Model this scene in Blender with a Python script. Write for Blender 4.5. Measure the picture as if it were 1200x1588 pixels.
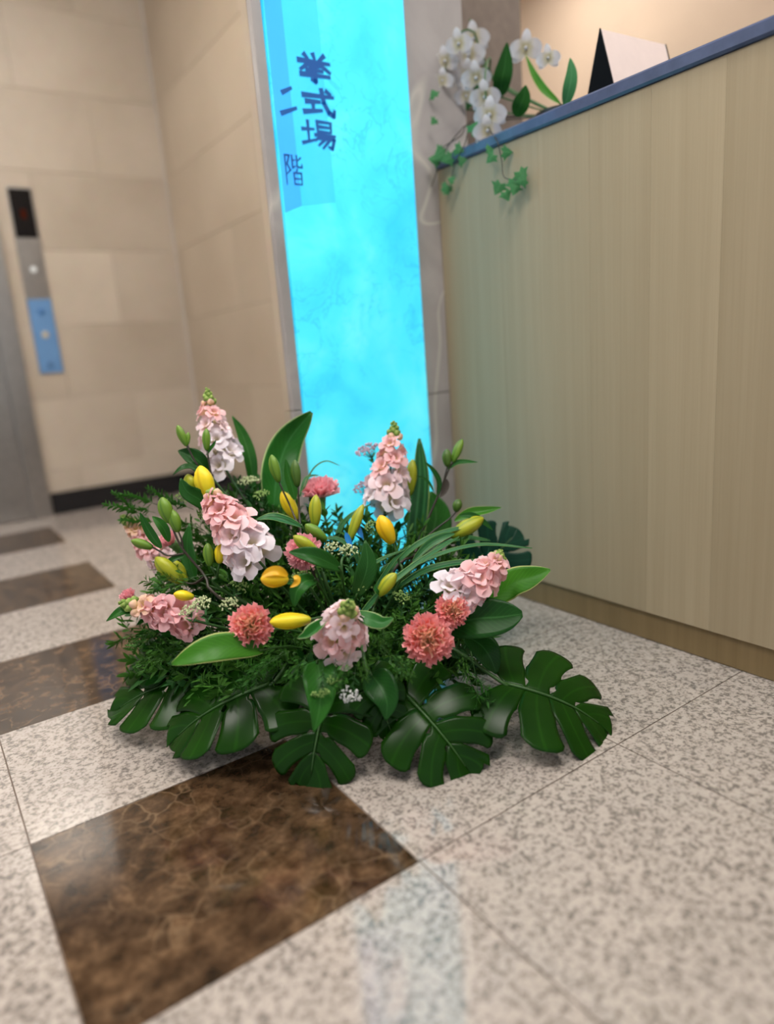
import bpy, math, random
from mathutils import Vector, Matrix
random.seed(7)
for o in list(bpy.data.objects): bpy.data.objects.remove(o)
scene = bpy.context.scene
C = scene.collection

# ------------------------------------------------------------------ camera
F, PITCH, ROLL, YAW, CAMH = 1070.04, .229063, .0775512, .5938917, .65
def cam_axes():
    cp, sp = math.cos(PITCH), math.sin(PITCH)
    f = Vector((math.sin(YAW)*cp, math.cos(YAW)*cp, -sp)); r = Vector((math.cos(YAW), -math.sin(YAW), 0)); d = f.cross(r)
    cr, sr = math.cos(ROLL), math.sin(ROLL)
    return cr*r+sr*d, -sr*r+cr*d, f
RX, RY, RZ = cam_axes()
CAM = Vector((0, 0, CAMH))
cd = bpy.data.cameras.new('camera'); cam = bpy.data.objects.new('camera', cd); C.objects.link(cam)
m = Matrix((RX, -RY, -RZ)).transposed().to_4x4(); m.translation = CAM
cam.matrix_world = m
cd.sensor_fit = 'HORIZONTAL'; cd.sensor_width = 36; cd.lens = 36*F/1200; cd.clip_start = .02
cd.dof.use_dof = True; cd.dof.focus_distance = 1.22; cd.dof.aperture_fstop = 1.5
scene.camera = cam
def at(x, y, d):                       # a point seen at a pixel, d metres in front of the camera
    return CAM + RX*((x-600)/F*d) + RY*((y-794)/F*d) + RZ*d
def on(x, y, ax, val):                 # where that line of sight meets a wall or the floor
    v = RX*((x-600)/F) + RY*((y-794)/F) + RZ
    return CAM + v*((val-CAM[ax])/v[ax])

# ------------------------------------------------------------------ light
w = bpy.data.worlds.new('world'); scene.world = w; w.use_nodes = True
bg = w.node_tree.nodes['Background']; bg.inputs[0].default_value = (.92, .96, 1.0, 1); bg.inputs[1].default_value = .62
scene.view_settings.view_transform = 'Standard'; scene.view_settings.look = 'None'
scene.view_settings.gamma = 1; scene.view_settings.use_curve_mapping = False
scene.view_settings.exposure = 0.0
LAMP = 26.0

# ------------------------------------------------------------------ helpers
class MB:
    def __init__(s): s.v = []; s.f = []; s.c = []; s.m = []
    def add(s, v, f, c=None, mi=0):
        n = len(s.v); s.v += [tuple(p) for p in v]; s.f += [tuple(i+n for i in q) for q in f]
        s.c += (c if c else [(0, .5, 0)]*len(v)); s.m += [mi]*len(f); return s
    def mesh(s, name, smooth=True, off=None):
        me = bpy.data.meshes.new(name)
        vs = s.v if off is None else [(a-off[0], b-off[1], c-off[2]) for a, b, c in s.v]
        me.from_pydata(vs, [], s.f); me.update()
        ca = me.color_attributes.new('ts', 'FLOAT_COLOR', 'POINT')
        ca.data.foreach_set('color', [x for c in s.c for x in (c[0], c[1], c[2], 1)])
        if smooth: me.polygons.foreach_set('use_smooth', [True]*len(me.polygons))
        me.polygons.foreach_set('material_index', s.m)
        return me
def link(name, me, mats, parent=None):
    o = bpy.data.objects.new(name, me); C.objects.link(o)
    if not isinstance(mats, (list, tuple)): mats = [mats]
    if len(me.materials) == 0:
        for q in mats: me.materials.append(q)
    elif me.materials[0] is not mats[0]:
        o.material_slots[0].link = 'OBJECT'; o.material_slots[0].material = mats[0]
    if parent: o.parent = parent
    return o
def part(name, mb, mat, parent, smooth=True):
    return link(name, mb.mesh(name, smooth, world_loc(parent)), mat, parent)
def world_loc(o):
    p = Vector((0, 0, 0))
    while o: p += o.location; o = o.parent
    return p
def tag(o, label=None, cat=None, group=None, kind=None):
    if label: o['label'] = label
    if cat: o['category'] = cat
    if group: o['group'] = group
    if kind: o['kind'] = kind
    return o
def thing(name, loc, label, cat, group=None):
    o = bpy.data.objects.new(name, None); C.objects.link(o); o.location = loc; o.empty_display_size = .02
    return tag(o, label, cat, group)
def box(mb, x0, x1, y0, y1, z0, z1, b=0, mi=0):
    if not b:
        v = [(x, y, z) for z in (z0, z1) for y in (y0, y1) for x in (x0, x1)]
        return mb.add(v, [(0, 2, 3, 1), (4, 5, 7, 6), (0, 1, 5, 4), (2, 6, 7, 3), (0, 4, 6, 2), (1, 3, 7, 5)], mi=mi)
    v = []; ix = {}; f = []
    cs = ((x0, x1), (y0, y1), (z0, z1))
    for i in (0, 1):
        for j in (0, 1):
            for k in (0, 1):
                s = (1-2*i, 1-2*j, 1-2*k); p = (cs[0][i], cs[1][j], cs[2][k])
                for a in range(3):
                    ix[(i, j, k, a)] = len(v)
                    v.append(tuple(p[q] + (0 if q == a else s[q]*b) for q in range(3)))
    def quad(*ks):
        q = [ix[k] for k in ks]; c = Vector((0, 0, 0))
        P = [Vector(v[i]) for i in q]
        for p in P: c += p/len(P)
        mid = Vector(((x0+x1)/2, (y0+y1)/2, (z0+z1)/2))
        n = (P[1]-P[0]).cross(P[2]-P[0])
        if n.dot(c-mid) < 0: q.reverse()
        f.append(tuple(q))
    for a in range(3):
        u, w2 = [q for q in range(3) if q != a]
        for e in (0, 1):
            def K(p, r, a=a, u=u, w2=w2, e=e):
                t = [0, 0, 0]; t[a] = e; t[u] = p; t[w2] = r; return (*t, a)
            quad(K(0, 0), K(1, 0), K(1, 1), K(0, 1))
    for a in range(3):                    # edges running along a
        u, w2 = [q for q in range(3) if q != a]
        for p in (0, 1):
            for r in (0, 1):
                def E(e, ax, a=a, u=u, w2=w2, p=p, r=r):
                    t = [0, 0, 0]; t[a] = e; t[u] = p; t[w2] = r; return (*t, ax)
                quad(E(0, u), E(1, u), E(1, w2), E(0, w2))
    for i in (0, 1):
        for j in (0, 1):
            for k in (0, 1): quad((i, j, k, 0), (i, j, k, 1), (i, j, k, 2))
    return mb.add(v, f, mi=mi)
def spline(P, n):
    P = [Vector(p) for p in P]
    if len(P) == 2: return [P[0].lerp(P[1], i/n) for i in range(n+1)]
    Q = [P[0]*2-P[1]]+P+[P[-1]*2-P[-2]]; out = []
    k = len(P)-1
    for i in range(n+1):
        t = i/n*k; a = min(int(t), k-1); u = t-a
        p0, p1, p2, p3 = Q[a:a+4]
        out.append(.5*((2*p1)+(p2-p0)*u+(2*p0-5*p1+4*p2-p3)*u*u+(3*p1-p0-3*p2+p3)*u**3))
    return out
def perp(t):
    a = Vector((0, 0, 1)) if abs(t.z) < .9 else Vector((1, 0, 0))
    return t.cross(a).normalized()
def tube(mb, P, r, sides=6, n=8, taper=None, cap=True):
    Q = spline(P, n); v = []; f = []; c = []
    B = None
    for i, p in enumerate(Q):
        T = (Q[min(i+1, n)]-Q[max(i-1, 0)]).normalized()
        B = perp(T) if B is None else (B-T*B.dot(T)).normalized()
        N = T.cross(B); t = i/n
        rr = r+(taper-r)*t if taper is not None else r
        for k in range(sides):
            a = 2*math.pi*k/sides
            v.append(p+(B*math.cos(a)+N*math.sin(a))*rr); c.append((t, k/sides, 0))
    for i in range(n):
        for k in range(sides):
            f.append((i*sides+k, i*sides+(k+1) % sides, (i+1)*sides+(k+1) % sides, (i+1)*sides+k))
    if cap:
        f.append(tuple(range(sides))[::-1]); f.append(tuple(n*sides+k for k in range(sides)))
    return mb.add(v, f, c)
def blade(mb, P, w, hint, fold=.25, n=14, m=3, power=.75, peak=.85, wave=0, twist=0, mi=0):
    Q = spline(P, n); v = []; f = []; c = []
    hint = Vector(hint).normalized()
    for i, p in enumerate(Q):
        t = i/n
        T = (Q[min(i+1, n)]-Q[max(i-1, 0)]).normalized()
        N = (hint-T*hint.dot(T))
        N = N.normalized() if N.length > 1e-3 else perp(T)
        B = T.cross(N)
        if twist:
            q = Matrix.Rotation(twist*t, 3, T); B = q @ B; N = q @ N
        ww = w*.5*max(.03, math.sin(math.pi*min(1, .04+.96*t**peak)))**power
        for j in range(-m, m+1):
            s = j/m
            wv = wave*math.sin(t*17+s*2)*abs(s)
            v.append(p+B*(s*ww*math.cos(fold))+N*(abs(s)**1.3*ww*math.sin(fold)+wv)); c.append((t, s*.5+.5, 0))
    k = 2*m+1
    for i in range(n):
        for j in range(k-1):
            f.append((i*k+j, i*k+j+1, (i+1)*k+j+1, (i+1)*k+j))
    return mb.add(v, f, c, mi)
def lathe(mb, prof, sides, org=(0, 0, 0), M=None, ridge=0, nr=3, mi=0):
    v = []; f = []; c = []; n = len(prof); org = Vector(org)
    for i, (r, z) in enumerate(prof):
        for k in range(sides):
            a = 2*math.pi*k/sides; rr = r*(1+ridge*math.cos(nr*a))
            p = Vector((rr*math.cos(a), rr*math.sin(a), z))
            v.append((M @ p if M else p)+org); c.append((i/(n-1), k/sides, .5+.5*math.cos(nr*a)))
    for i in range(n-1):
        for k in range(sides):
            f.append((i*sides+k, i*sides+(k+1) % sides, (i+1)*sides+(k+1) % sides, (i+1)*sides+k))
    f.append(tuple(range(sides))[::-1]); f.append(tuple((n-1)*sides+k for k in range(sides)))
    return mb.add(v, f, c, mi)
def axes(z, up=None):                 # rotation that takes local z to a direction
    z = Vector(z).normalized(); x = perp(z) if up is None else (Vector(up)-z*z.dot(Vector(up))).normalized()
    return Matrix((x, z.cross(x), z)).transposed()

# ------------------------------------------------------------------ materials
MATS = {}
def new_mat(name):
    m = bpy.data.materials.new(name); m.use_nodes = True; nt = m.node_tree
    return m, nt, nt.nodes['Principled BSDF'], nt.nodes['Material Output']
def N(nt, t, **kw):
    n = nt.nodes.new(t)
    for k, v in kw.items():
        if k in n.inputs: n.inputs[k].default_value = v
        else: setattr(n, k, v)
    return n
def ramp(nt, fac, stops, interp='LINEAR'):
    r = nt.nodes.new('ShaderNodeValToRGB'); e = r.color_ramp.elements; r.color_ramp.interpolation = interp
    while len(e) < len(stops): e.new(.5)
    for q, (p, c) in zip(e, stops): q.position = p; q.color = (*c, 1)
    nt.links.new(fac, r.inputs[0]); return r.outputs[0]
def mixc(nt, fac, a, b, mode='MIX'):
    x = nt.nodes.new('ShaderNodeMix'); x.data_type = 'RGBA'; x.blend_type = mode
    if isinstance(fac, (int, float)): x.inputs[0].default_value = fac
    else: nt.links.new(fac, x.inputs[0])
    for i, q in ((6, a), (7, b)):
        if isinstance(q, tuple): x.inputs[i].default_value = (*q, 1)
        else: nt.links.new(q, x.inputs[i])
    return x.outputs[2]
def math_n(nt, op, a, b=0.0, c=None):
    x = nt.nodes.new('ShaderNodeMath'); x.operation = op
    for i, q in enumerate((a, b) if c is None else (a, b, c)):
        if isinstance(q, (int, float)): x.inputs[i].default_value = q
        else: nt.links.new(q, x.inputs[i])
    return x.outputs[0]
def objcoord(nt, spread=0.0, scale=(1, 1, 1)):
    tc = nt.nodes.new('ShaderNodeTexCoord'); mp = nt.nodes.new('ShaderNodeMapping'); mp.inputs['Scale'].default_value = scale
    if spread:
        oi = nt.nodes.new('ShaderNodeObjectInfo'); cx = nt.nodes.new('ShaderNodeCombineXYZ')
        for i, k in enumerate((spread, spread*1.7, spread*.6)):
            nt.links.new(math_n(nt, 'MULTIPLY', oi.outputs['Random'], k), cx.inputs[i])
        ad = nt.nodes.new('ShaderNodeVectorMath'); nt.links.new(tc.outputs['Object'], ad.inputs[0]); nt.links.new(cx.outputs[0], ad.inputs[1])
        nt.links.new(ad.outputs[0], mp.inputs[0])
    else: nt.links.new(tc.outputs['Object'], mp.inputs[0])
    return mp.outputs[0]
def tex(nt, kind, vec, **kw):
    t = N(nt, kind, **kw); nt.links.new(vec, t.inputs['Vector']); return t
def plain(name, col, rough=.5, metal=0, spec=.5, **kw):
    m, nt, b, o = new_mat(name); b.inputs['Base Color'].default_value = (*col, 1); b.inputs['Roughness'].default_value = rough
    b.inputs['Metallic'].default_value = metal; b.inputs['Specular IOR Level'].default_value = spec
    n = tex(nt, 'ShaderNodeTexNoise', objcoord(nt), Scale=kw.get('ns', 30.0), Detail=3.0)
    v = ramp(nt, n.outputs[0], [(.3, tuple(x*(1-kw.get('var', .12)) for x in col)), (.7, tuple(min(1, x*(1+kw.get('var', .12))) for x in col))])
    nt.links.new(v, b.inputs['Base Color']); return m
def emit(name, col, s):
    m, nt, b, o = new_mat(name); e = N(nt, 'ShaderNodeEmission'); e.inputs[0].default_value = (*col, 1); e.inputs[1].default_value = s
    nt.links.new(e.outputs[0], o.inputs[0]); return m

def granite():
    m, nt, b, o = new_mat('beige speckled granite'); v = objcoord(nt, 9.0)
    n1 = tex(nt, 'ShaderNodeTexNoise', v, Scale=165.0, Detail=4.0, Roughness=.6)
    n2 = tex(nt, 'ShaderNodeTexNoise', v, Scale=75.0, Detail=3.0, Roughness=.65)
    n3 = tex(nt, 'ShaderNodeTexNoise', v, Scale=7.0, Detail=2.0)
    base = ramp(nt, n2.outputs[0], [(.35, (.37, .315, .27)), (.6, (.50, .43, .385))])
    base = mixc(nt, n3.outputs[0], base, (.43, .375, .34))
    k = ramp(nt, math_n(nt, 'ADD', math_n(nt, 'MULTIPLY', n1.outputs[0], .62), math_n(nt, 'MULTIPLY', n2.outputs[0], .38)), [(.41, (.9, .9, .9)), (.525, (0, 0, 0))])
    c = mixc(nt, k, base, (.15, .13, .12))
    nt.links.new(c, b.inputs['Base Color']); b.inputs['Roughness'].default_value = .06; b.inputs['Specular IOR Level'].default_value = .85
    return m
def marble():
    m, nt, b, o = new_mat('dark brown veined marble'); v = objcoord(nt, 7.0)
    d = tex(nt, 'ShaderNodeTexNoise', v, Scale=16.0, Detail=4.0)
    ad = nt.nodes.new('ShaderNodeVectorMath'); ad.operation = 'MULTIPLY_ADD'
    nt.links.new(d.outputs['Color'], ad.inputs[0]); ad.inputs[1].default_value = (.05, .05, .05); nt.links.new(v, ad.inputs[2])
    vo = tex(nt, 'ShaderNodeTexVoronoi', ad.outputs[0], Scale=26.0); vo.feature = 'DISTANCE_TO_EDGE'
    vc = tex(nt, 'ShaderNodeTexVoronoi', ad.outputs[0], Scale=26.0)
    n = tex(nt, 'ShaderNodeTexNoise', v, Scale=34.0, Detail=5.0, Roughness=.62)
    base = ramp(nt, n.outputs[0], [(.3, (.016, .009, .005)), (.48, (.058, .033, .017)), (.7, (.135, .082, .045))])
    cell = ramp(nt, vc.outputs['Color'], [(.2, (.6, .57, .55)), (.8, (1.2, 1.15, 1.1))])
    base = mixc(nt, .85, base, cell, 'MULTIPLY')
    vein = ramp(nt, vo.outputs['Distance'], [(0, (1, 1, 1)), (.06, (0, 0, 0))])
    n4 = tex(nt, 'ShaderNodeTexNoise', v, Scale=9.0)
    vein = math_n(nt, 'MULTIPLY', vein, ramp(nt, n4.outputs[0], [(.45, (0, 0, 0)), (.7, (.32, .32, .32))]))
    c = mixc(nt, vein, base, (.36, .24, .14))
    nt.links.new(c, b.inputs['Base Color']); b.inputs['Roughness'].default_value = .08; b.inputs['Specular IOR Level'].default_value = .45
    return m
def limestone(name, a, c2, spread=5.0):
    m, nt, b, o = new_mat(name); v = objcoord(nt, spread)
    n = tex(nt, 'ShaderNodeTexNoise', v, Scale=2.2, Detail=4.0, Roughness=.55); n2 = tex(nt, 'ShaderNodeTexNoise', v, Scale=40.0, Detail=3.0)
    c = ramp(nt, n.outputs[0], [(.3, a), (.7, c2)])
    c = mixc(nt, .12, c, n2.outputs['Color'], 'SOFT_LIGHT')
    oi = nt.nodes.new('ShaderNodeObjectInfo')
    c = mixc(nt, 1.0, c, ramp(nt, oi.outputs['Random'], [(0, (.9, .89, .88)), (1, (1.03, 1.03, 1.03))]), 'MULTIPLY')
    nt.links.new(c, b.inputs['Base Color']); b.inputs['Roughness'].default_value = .38; return m
def grey_marble():
    m, nt, b, o = new_mat('grey veined stone'); v = objcoord(nt)
    d = tex(nt, 'ShaderNodeTexNoise', v, Scale=4.0, Detail=5.0)
    n = tex(nt, 'ShaderNodeTexNoise', v, Scale=3.0, Detail=6.0, Distortion=1.5)
    c = ramp(nt, n.outputs[0], [(.3, (.30, .275, .27)), (.6, (.40, .37, .36)), (.72, (.35, .32, .315))])
    wv = tex(nt, 'ShaderNodeTexNoise', v, Scale=1.6, Detail=2.0, Distortion=.6)
    k = ramp(nt, math_n(nt, 'ABSOLUTE', math_n(nt, 'SUBTRACT', wv.outputs[0], .5)), [(0, (.6, .6, .6)), (.006, (0, 0, 0))])
    c = mixc(nt, k, c, (.62, .58, .52))
    nt.links.new(c, b.inputs['Base Color']); b.inputs['Roughness'].default_value = .25; return m
def wood(name, a, c2, d):
    m, nt, b, o = new_mat(name); v = objcoord(nt, 6.0, (9, 30, .8))
    n = tex(nt, 'ShaderNodeTexNoise', v, Scale=1.0, Detail=5.0, Roughness=.6); v2 = objcoord(nt, 3.0, (20, 260, 3))
    n2 = tex(nt, 'ShaderNodeTexNoise', v2, Scale=1.0, Detail=3.0)
    c = ramp(nt, n.outputs[0], [(.3, a), (.7, c2)])
    c = mixc(nt, ramp(nt, n2.outputs[0], [(.45, (0, 0, 0)), (.7, (.22, .22, .22))]), c, d)
    oi = nt.nodes.new('ShaderNodeObjectInfo')
    c = mixc(nt, 1.0, c, ramp(nt, oi.outputs['Random'], [(0, (.90, .89, .87)), (1, (1.05, 1.05, 1.05))]), 'MULTIPLY')
    nt.links.new(c, b.inputs['Base Color']); b.inputs['Roughness'].default_value = .42; b.inputs['Specular IOR Level'].default_value = .28; return m
def backlit(name, stops, s, vein=.5, base=(.05, .52, .75, 1)):
    m, nt, b, o = new_mat(name); v = objcoord(nt)
    n = tex(nt, 'ShaderNodeTexNoise', v, Scale=5.0, Detail=5.0, Roughness=.55, Distortion=.4)
    c = ramp(nt, n.outputs[0], stops)
    d = tex(nt, 'ShaderNodeTexNoise', v, Scale=13.0, Detail=6.0, Distortion=1.6)
    k = ramp(nt, math_n(nt, 'ABSOLUTE', math_n(nt, 'SUBTRACT', d.outputs[0], .5)), [(0, (vein, vein, vein)), (.035, (0, 0, 0))])
    pn = tex(nt, 'ShaderNodeTexNoise', v, Scale=3.0)
    k = math_n(nt, 'MULTIPLY', k, ramp(nt, pn.outputs[0], [(.42, (0, 0, 0)), (.62, (1, 1, 1))]))
    c = mixc(nt, k, c, (.01, .36, .72))
    b.inputs['Base Color'].default_value = base; b.inputs['Roughness'].default_value = .25
    nt.links.new(c, b.inputs['Emission Color']); b.inputs['Emission Strength'].default_value = s; return m

def ts(nt):
    a = N(nt, 'ShaderNodeAttribute'); a.attribute_name = 'ts'; s = nt.nodes.new('ShaderNodeSeparateColor'); nt.links.new(a.outputs['Color'], s.inputs[0])
    return s.outputs
def leaf_mat(name, dark, light, rib=None, margin=None, rough=.33, trans=.18, mw=.93, stripes=0):
    m, nt, b, o = new_mat(name); t = ts(nt)
    a = math_n(nt, 'ABSOLUTE', math_n(nt, 'SUBTRACT', math_n(nt, 'MULTIPLY', t[1], 2.0), 1.0))
    n = tex(nt, 'ShaderNodeTexNoise', objcoord(nt, 3.0), Scale=22.0, Detail=3.0)
    oi = nt.nodes.new('ShaderNodeObjectInfo')
    f = math_n(nt, 'ADD', math_n(nt, 'MULTIPLY', n.outputs[0], .75), math_n(nt, 'MULTIPLY', oi.outputs['Random'], .3))
    c = ramp(nt, f, [(.25, dark), (.8, light)])
    if stripes:
        sn = math_n(nt, 'SINE', math_n(nt, 'MULTIPLY', t[1], stripes*6.283))
        c = mixc(nt, math_n(nt, 'MULTIPLY', math_n(nt, 'MAXIMUM', sn, 0.0), .45), c, tuple(min(1, x*2.2) for x in light))
    else:
        vn = math_n(nt, 'SINE', math_n(nt, 'ADD', math_n(nt, 'MULTIPLY', t[0], 75.0), math_n(nt, 'MULTIPLY', a, -22.0)))
        c = mixc(nt, math_n(nt, 'MULTIPLY', math_n(nt, 'GREATER_THAN', vn, .8), .16), c, tuple(min(1, x*1.7) for x in light))
    if rib: c = mixc(nt, ramp(nt, a, [(.015, (.9, .9, .9)), (.07, (0, 0, 0))]), c, rib)
    if margin: c = mixc(nt, ramp(nt, a, [(mw-.05, (0, 0, 0)), (mw, (1, 1, 1))]), c, margin)
    nt.links.new(c, b.inputs['Base Color']); b.inputs['Roughness'].default_value = rough; b.inputs['Specular IOR Level'].default_value = .18
    if trans:
        tr = nt.nodes.new('ShaderNodeBsdfTranslucent'); nt.links.new(mixc(nt, .5, c, light), tr.inputs[0])
        mx = nt.nodes.new('ShaderNodeMixShader'); mx.inputs[0].default_value = trans
        nt.links.new(b.outputs[0], mx.inputs[1]); nt.links.new(tr.outputs[0], mx.inputs[2]); nt.links.new(mx.outputs[0], o.inputs[0])
    return m
def monstera_mat(name, dark, light):
    m, nt, b, o = new_mat(name); t = ts(nt)
    n = tex(nt, 'ShaderNodeTexNoise', objcoord(nt, 3.0), Scale=9.0, Detail=3.0)
    c = ramp(nt, n.outputs[0], [(.3, dark), (.7, light)])
    c = mixc(nt, ramp(nt, math_n(nt, 'ABSOLUTE', math_n(nt, 'SUBTRACT', t[1], .5)), [(.01, (.2, .2, .2)), (.06, (0, 0, 0))]), c, tuple(min(1, x*2.3) for x in light))
    nt.links.new(c, b.inputs['Base Color']); b.inputs['Roughness'].default_value = .24; b.inputs['Specular IOR Level'].default_value = .12
    return m
def petal_mat(name, inner, mid, outer, rough=.6, trans=.3, p=(.1, .45, .95)):
    m, nt, b, o = new_mat(name); t = ts(nt)
    n = tex(nt, 'ShaderNodeTexNoise', objcoord(nt, 3.0), Scale=60.0, Detail=2.0)
    f = math_n(nt, 'ADD', t[0], math_n(nt, 'MULTIPLY', math_n(nt, 'SUBTRACT', n.outputs[0], .5), .35))
    c = ramp(nt, f, [(p[0], inner), (p[1], mid), (p[2], outer)])
    nt.links.new(c, b.inputs['Base Color']); b.inputs['Roughness'].default_value = rough; b.inputs['Specular IOR Level'].default_value = .25
    tr = nt.nodes.new('ShaderNodeBsdfTranslucent'); nt.links.new(c, tr.inputs[0])
    mx = nt.nodes.new('ShaderNodeMixShader'); mx.inputs[0].default_value = trans
    nt.links.new(b.outputs[0], mx.inputs[1]); nt.links.new(tr.outputs[0], mx.inputs[2]); nt.links.new(mx.outputs[0], o.inputs[0])
    return m
def bud_mat(name, base, body, tip, groove):
    m, nt, b, o = new_mat(name); t = ts(nt)
    c = ramp(nt, t[0], [(.05, base), (.4, body), (.95, tip)])
    c = mixc(nt, ramp(nt, t[2], [(.0, (.8, .8, .8)), (.22, (0, 0, 0))]), c, groove)
    nt.links.new(c, b.inputs['Base Color']); b.inputs['Roughness'].default_value = .42; b.inputs['Specular IOR Level'].default_value = .4; return m

M = {}
M['granite'] = granite(); M['marble'] = marble()
M['lime'] = limestone('beige limestone', (.46, .385, .305), (.56, .48, .39)); M['lime2'] = limestone('tan limestone', (.42, .335, .245), (.49, .40, .30))
M['grey'] = grey_marble()
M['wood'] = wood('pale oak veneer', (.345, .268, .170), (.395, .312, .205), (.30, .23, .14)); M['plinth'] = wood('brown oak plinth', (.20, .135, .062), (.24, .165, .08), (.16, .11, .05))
M['rim'] = plain('dark polished counter edge', (.075, .095, .17), .16)  # blue of its reflected highlight is put into the edge colour
M['black'] = plain('black baseboard stone', (.012, .012, .014), .22)
M['grout'] = plain('grey brown grout', (.17, .13, .105), .85)
M['plaster'] = plain('warm cream plaster', (.47, .36, .27), .8, var=.05, ns=3.0)
M['ceil'] = plain('white ceiling board', (.8, .78, .74), .9, var=.03)
M['steel'] = plain('brushed steel', (.42, .40, .38), .3, .9, var=.06); M['bluefilm'] = plain('blue tinted button plate', (.16, .33, .62), .25, .2, var=.05)  # the button plate's blue is a reflection painted as its colour
M['screen'] = plain('black display glass', (.006, .006, .007), .12)
M['lampglow'] = emit('ceiling lamp diffuser', (1, .95, .88), LAMP)
M['sign'] = backlit('backlit blue onyx', [(.28, (.010, .50, .93)), (.5, (.07, .80, 1.0)), (.72, (.22, 1.0, 1.0))], .68, .8)
M['film'] = backlit('deep blue film', [(.3, (.045, .42, .98)), (.7, (.06, .50, 1.0))], .66, 0, (.03, .30, .75, 1)); M['film2'] = backlit('pale blue film', [(.3, (.02, .56, .97)), (.7, (.08, .70, 1.0))], .66, .15, (.04, .44, .75, 1))
M['ink'] = backlit('blue translucent lettering', [(.3, (.012, .075, .30)), (.7, (.015, .10, .36))], .6, 0, (.01, .06, .2, 1))
M['monstera'] = monstera_mat('monstera leaf', (.0042, .026, .0015), (.010, .050, .003))
M['monstera2'] = monstera_mat('bluish monstera leaf', (.004, .026, .016), (.008, .045, .024))  # cyan light from the sign put into the leaf colour
M['rib'] = plain('leaf rib', (.03, .095, .015), .45)
M['leaf'] = leaf_mat('mid green leaf', (.010, .075, .008), (.03, .15, .015), (.06, .2, .04))
M['leafdark'] = leaf_mat('dark green leaf', (.008, .052, .007), (.018, .10, .013), (.035, .14, .03))
M['leaflight'] = leaf_mat('light green leaf with pale margin', (.028, .135, .008), (.06, .22, .016), (.05, .19, .02), (.42, .47, .16), mw=.95)
M['leafedge'] = leaf_mat('green leaf with cream margin', (.008, .075, .010), (.02, .14, .016), (.05, .2, .05), (.40, .52, .22), mw=.95)
M['blade'] = leaf_mat('striped ribbon leaf', (.012, .075, .022), (.035, .14, .045), None, (.18, .30, .08), stripes=3, mw=.92)
M['fern'] = leaf_mat('feathery foliage', (.018, .080, .008), (.065, .19, .024), rough=.5, trans=.1)
M['fern2'] = leaf_mat('bright feathery foliage', (.02, .10, .012), (.05, .18, .022), rough=.5, trans=.12)
M['sage'] = leaf_mat('grey green small foliage', (.022, .10, .026), (.07, .21, .06), rough=.5, trans=.1)
M['ivy'] = leaf_mat('ivy foliage', (.03, .14, .05), (.07, .25, .09), (.1, .26, .12), rough=.45)
M['stem'] = plain('green flower stem', (.03, .10, .02), .5); M['stemdark'] = plain('brown purple lily stem', (.032, .022, .014), .45)
M['bud_y'] = bud_mat('yellow lily bud', (.40, .42, .02), (.82, .64, .012), (.84, .60, .010), (.6, .38, .004))
M['bud_o'] = bud_mat('golden lily bud', (.62, .46, .012), (.86, .54, .007), (.88, .50, .006), (.6, .30, .003))
M['bud_yg'] = bud_mat('yellow green lily bud', (.16, .26, .012), (.36, .38, .015), (.34, .36, .016), (.13, .22, .01))
M['bud_g'] = bud_mat('green lily bud', (.07, .19, .012), (.13, .25, .018), (.13, .23, .02), (.04, .13, .01))
M['bud_d'] = bud_mat('dark green lily bud', (.04, .11, .012), (.065, .14, .014), (.07, .13, .02), (.02, .07, .008))
M['flo_pink'] = petal_mat('pink floret', (.85, .75, .35), (.92, .52, .52), (.94, .62, .66))
M['flo_rose'] = petal_mat('rose floret', (.75, .55, .25), (.85, .44, .45), (.88, .54, .58))
M['flo_pale'] = petal_mat('pale pink floret', (.85, .78, .45), (.92, .70, .72), (.93, .76, .82))
M['flo_white'] = petal_mat('white lilac floret', (.80, .74, .5), (.86, .76, .80), (.87, .80, .87))
M['flo_peach'] = petal_mat('peach floret', (.7, .68, .2), (.88, .6, .38), (.9, .58, .5))
M['budgreen'] = petal_mat('green snapdragon bud', (.12, .24, .04), (.16, .29, .05), (.36, .42, .12), trans=.05)
M['carn'] = petal_mat('coral carnation petal', (.96, .72, .45), (.93, .30, .24), (.95, .42, .44), p=(.45, .75, 1.0))
M['carn_in'] = petal_mat('cream coral carnation petal', (.96, .85, .55), (.96, .72, .46), (.96, .52, .42), p=(.3, .65, 1.0))
M['carn2'] = petal_mat('pink carnation petal', (.92, .5, .48), (.93, .40, .42), (.94, .48, .54))
M['calyx'] = plain('pale green calyx', (.10, .22, .06), .5)
M['tiny'] = plain('greenish cream blossom', (.52, .58, .32), .7); M['tinyg'] = plain('pale green blossom', (.24, .38, .10), .7)
M['tinyw'] = plain('white blossom', (.80, .80, .80), .7); M['tinyp'] = plain('faded pink blossom', (.46, .36, .46), .7)
M['orchid'] = petal_mat('white orchid petal', (.60, .54, .30), (.60, .58, .60), (.58, .60, .66))
M['bowl'] = plain('black plastic bowl', (.012, .013, .014), .4); M['foam'] = plain('green floral foam', (.02, .07, .03), .9)
M['pinkcard'] = plain('pale pink card', (.74, .60, .55), .7, var=.03); M['blackcard'] = plain('black card', (.003, .003, .004), .8, spec=.1)
M['ribbon'] = plain('shiny blue cellophane', (.02, .25, .7), .1)

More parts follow.
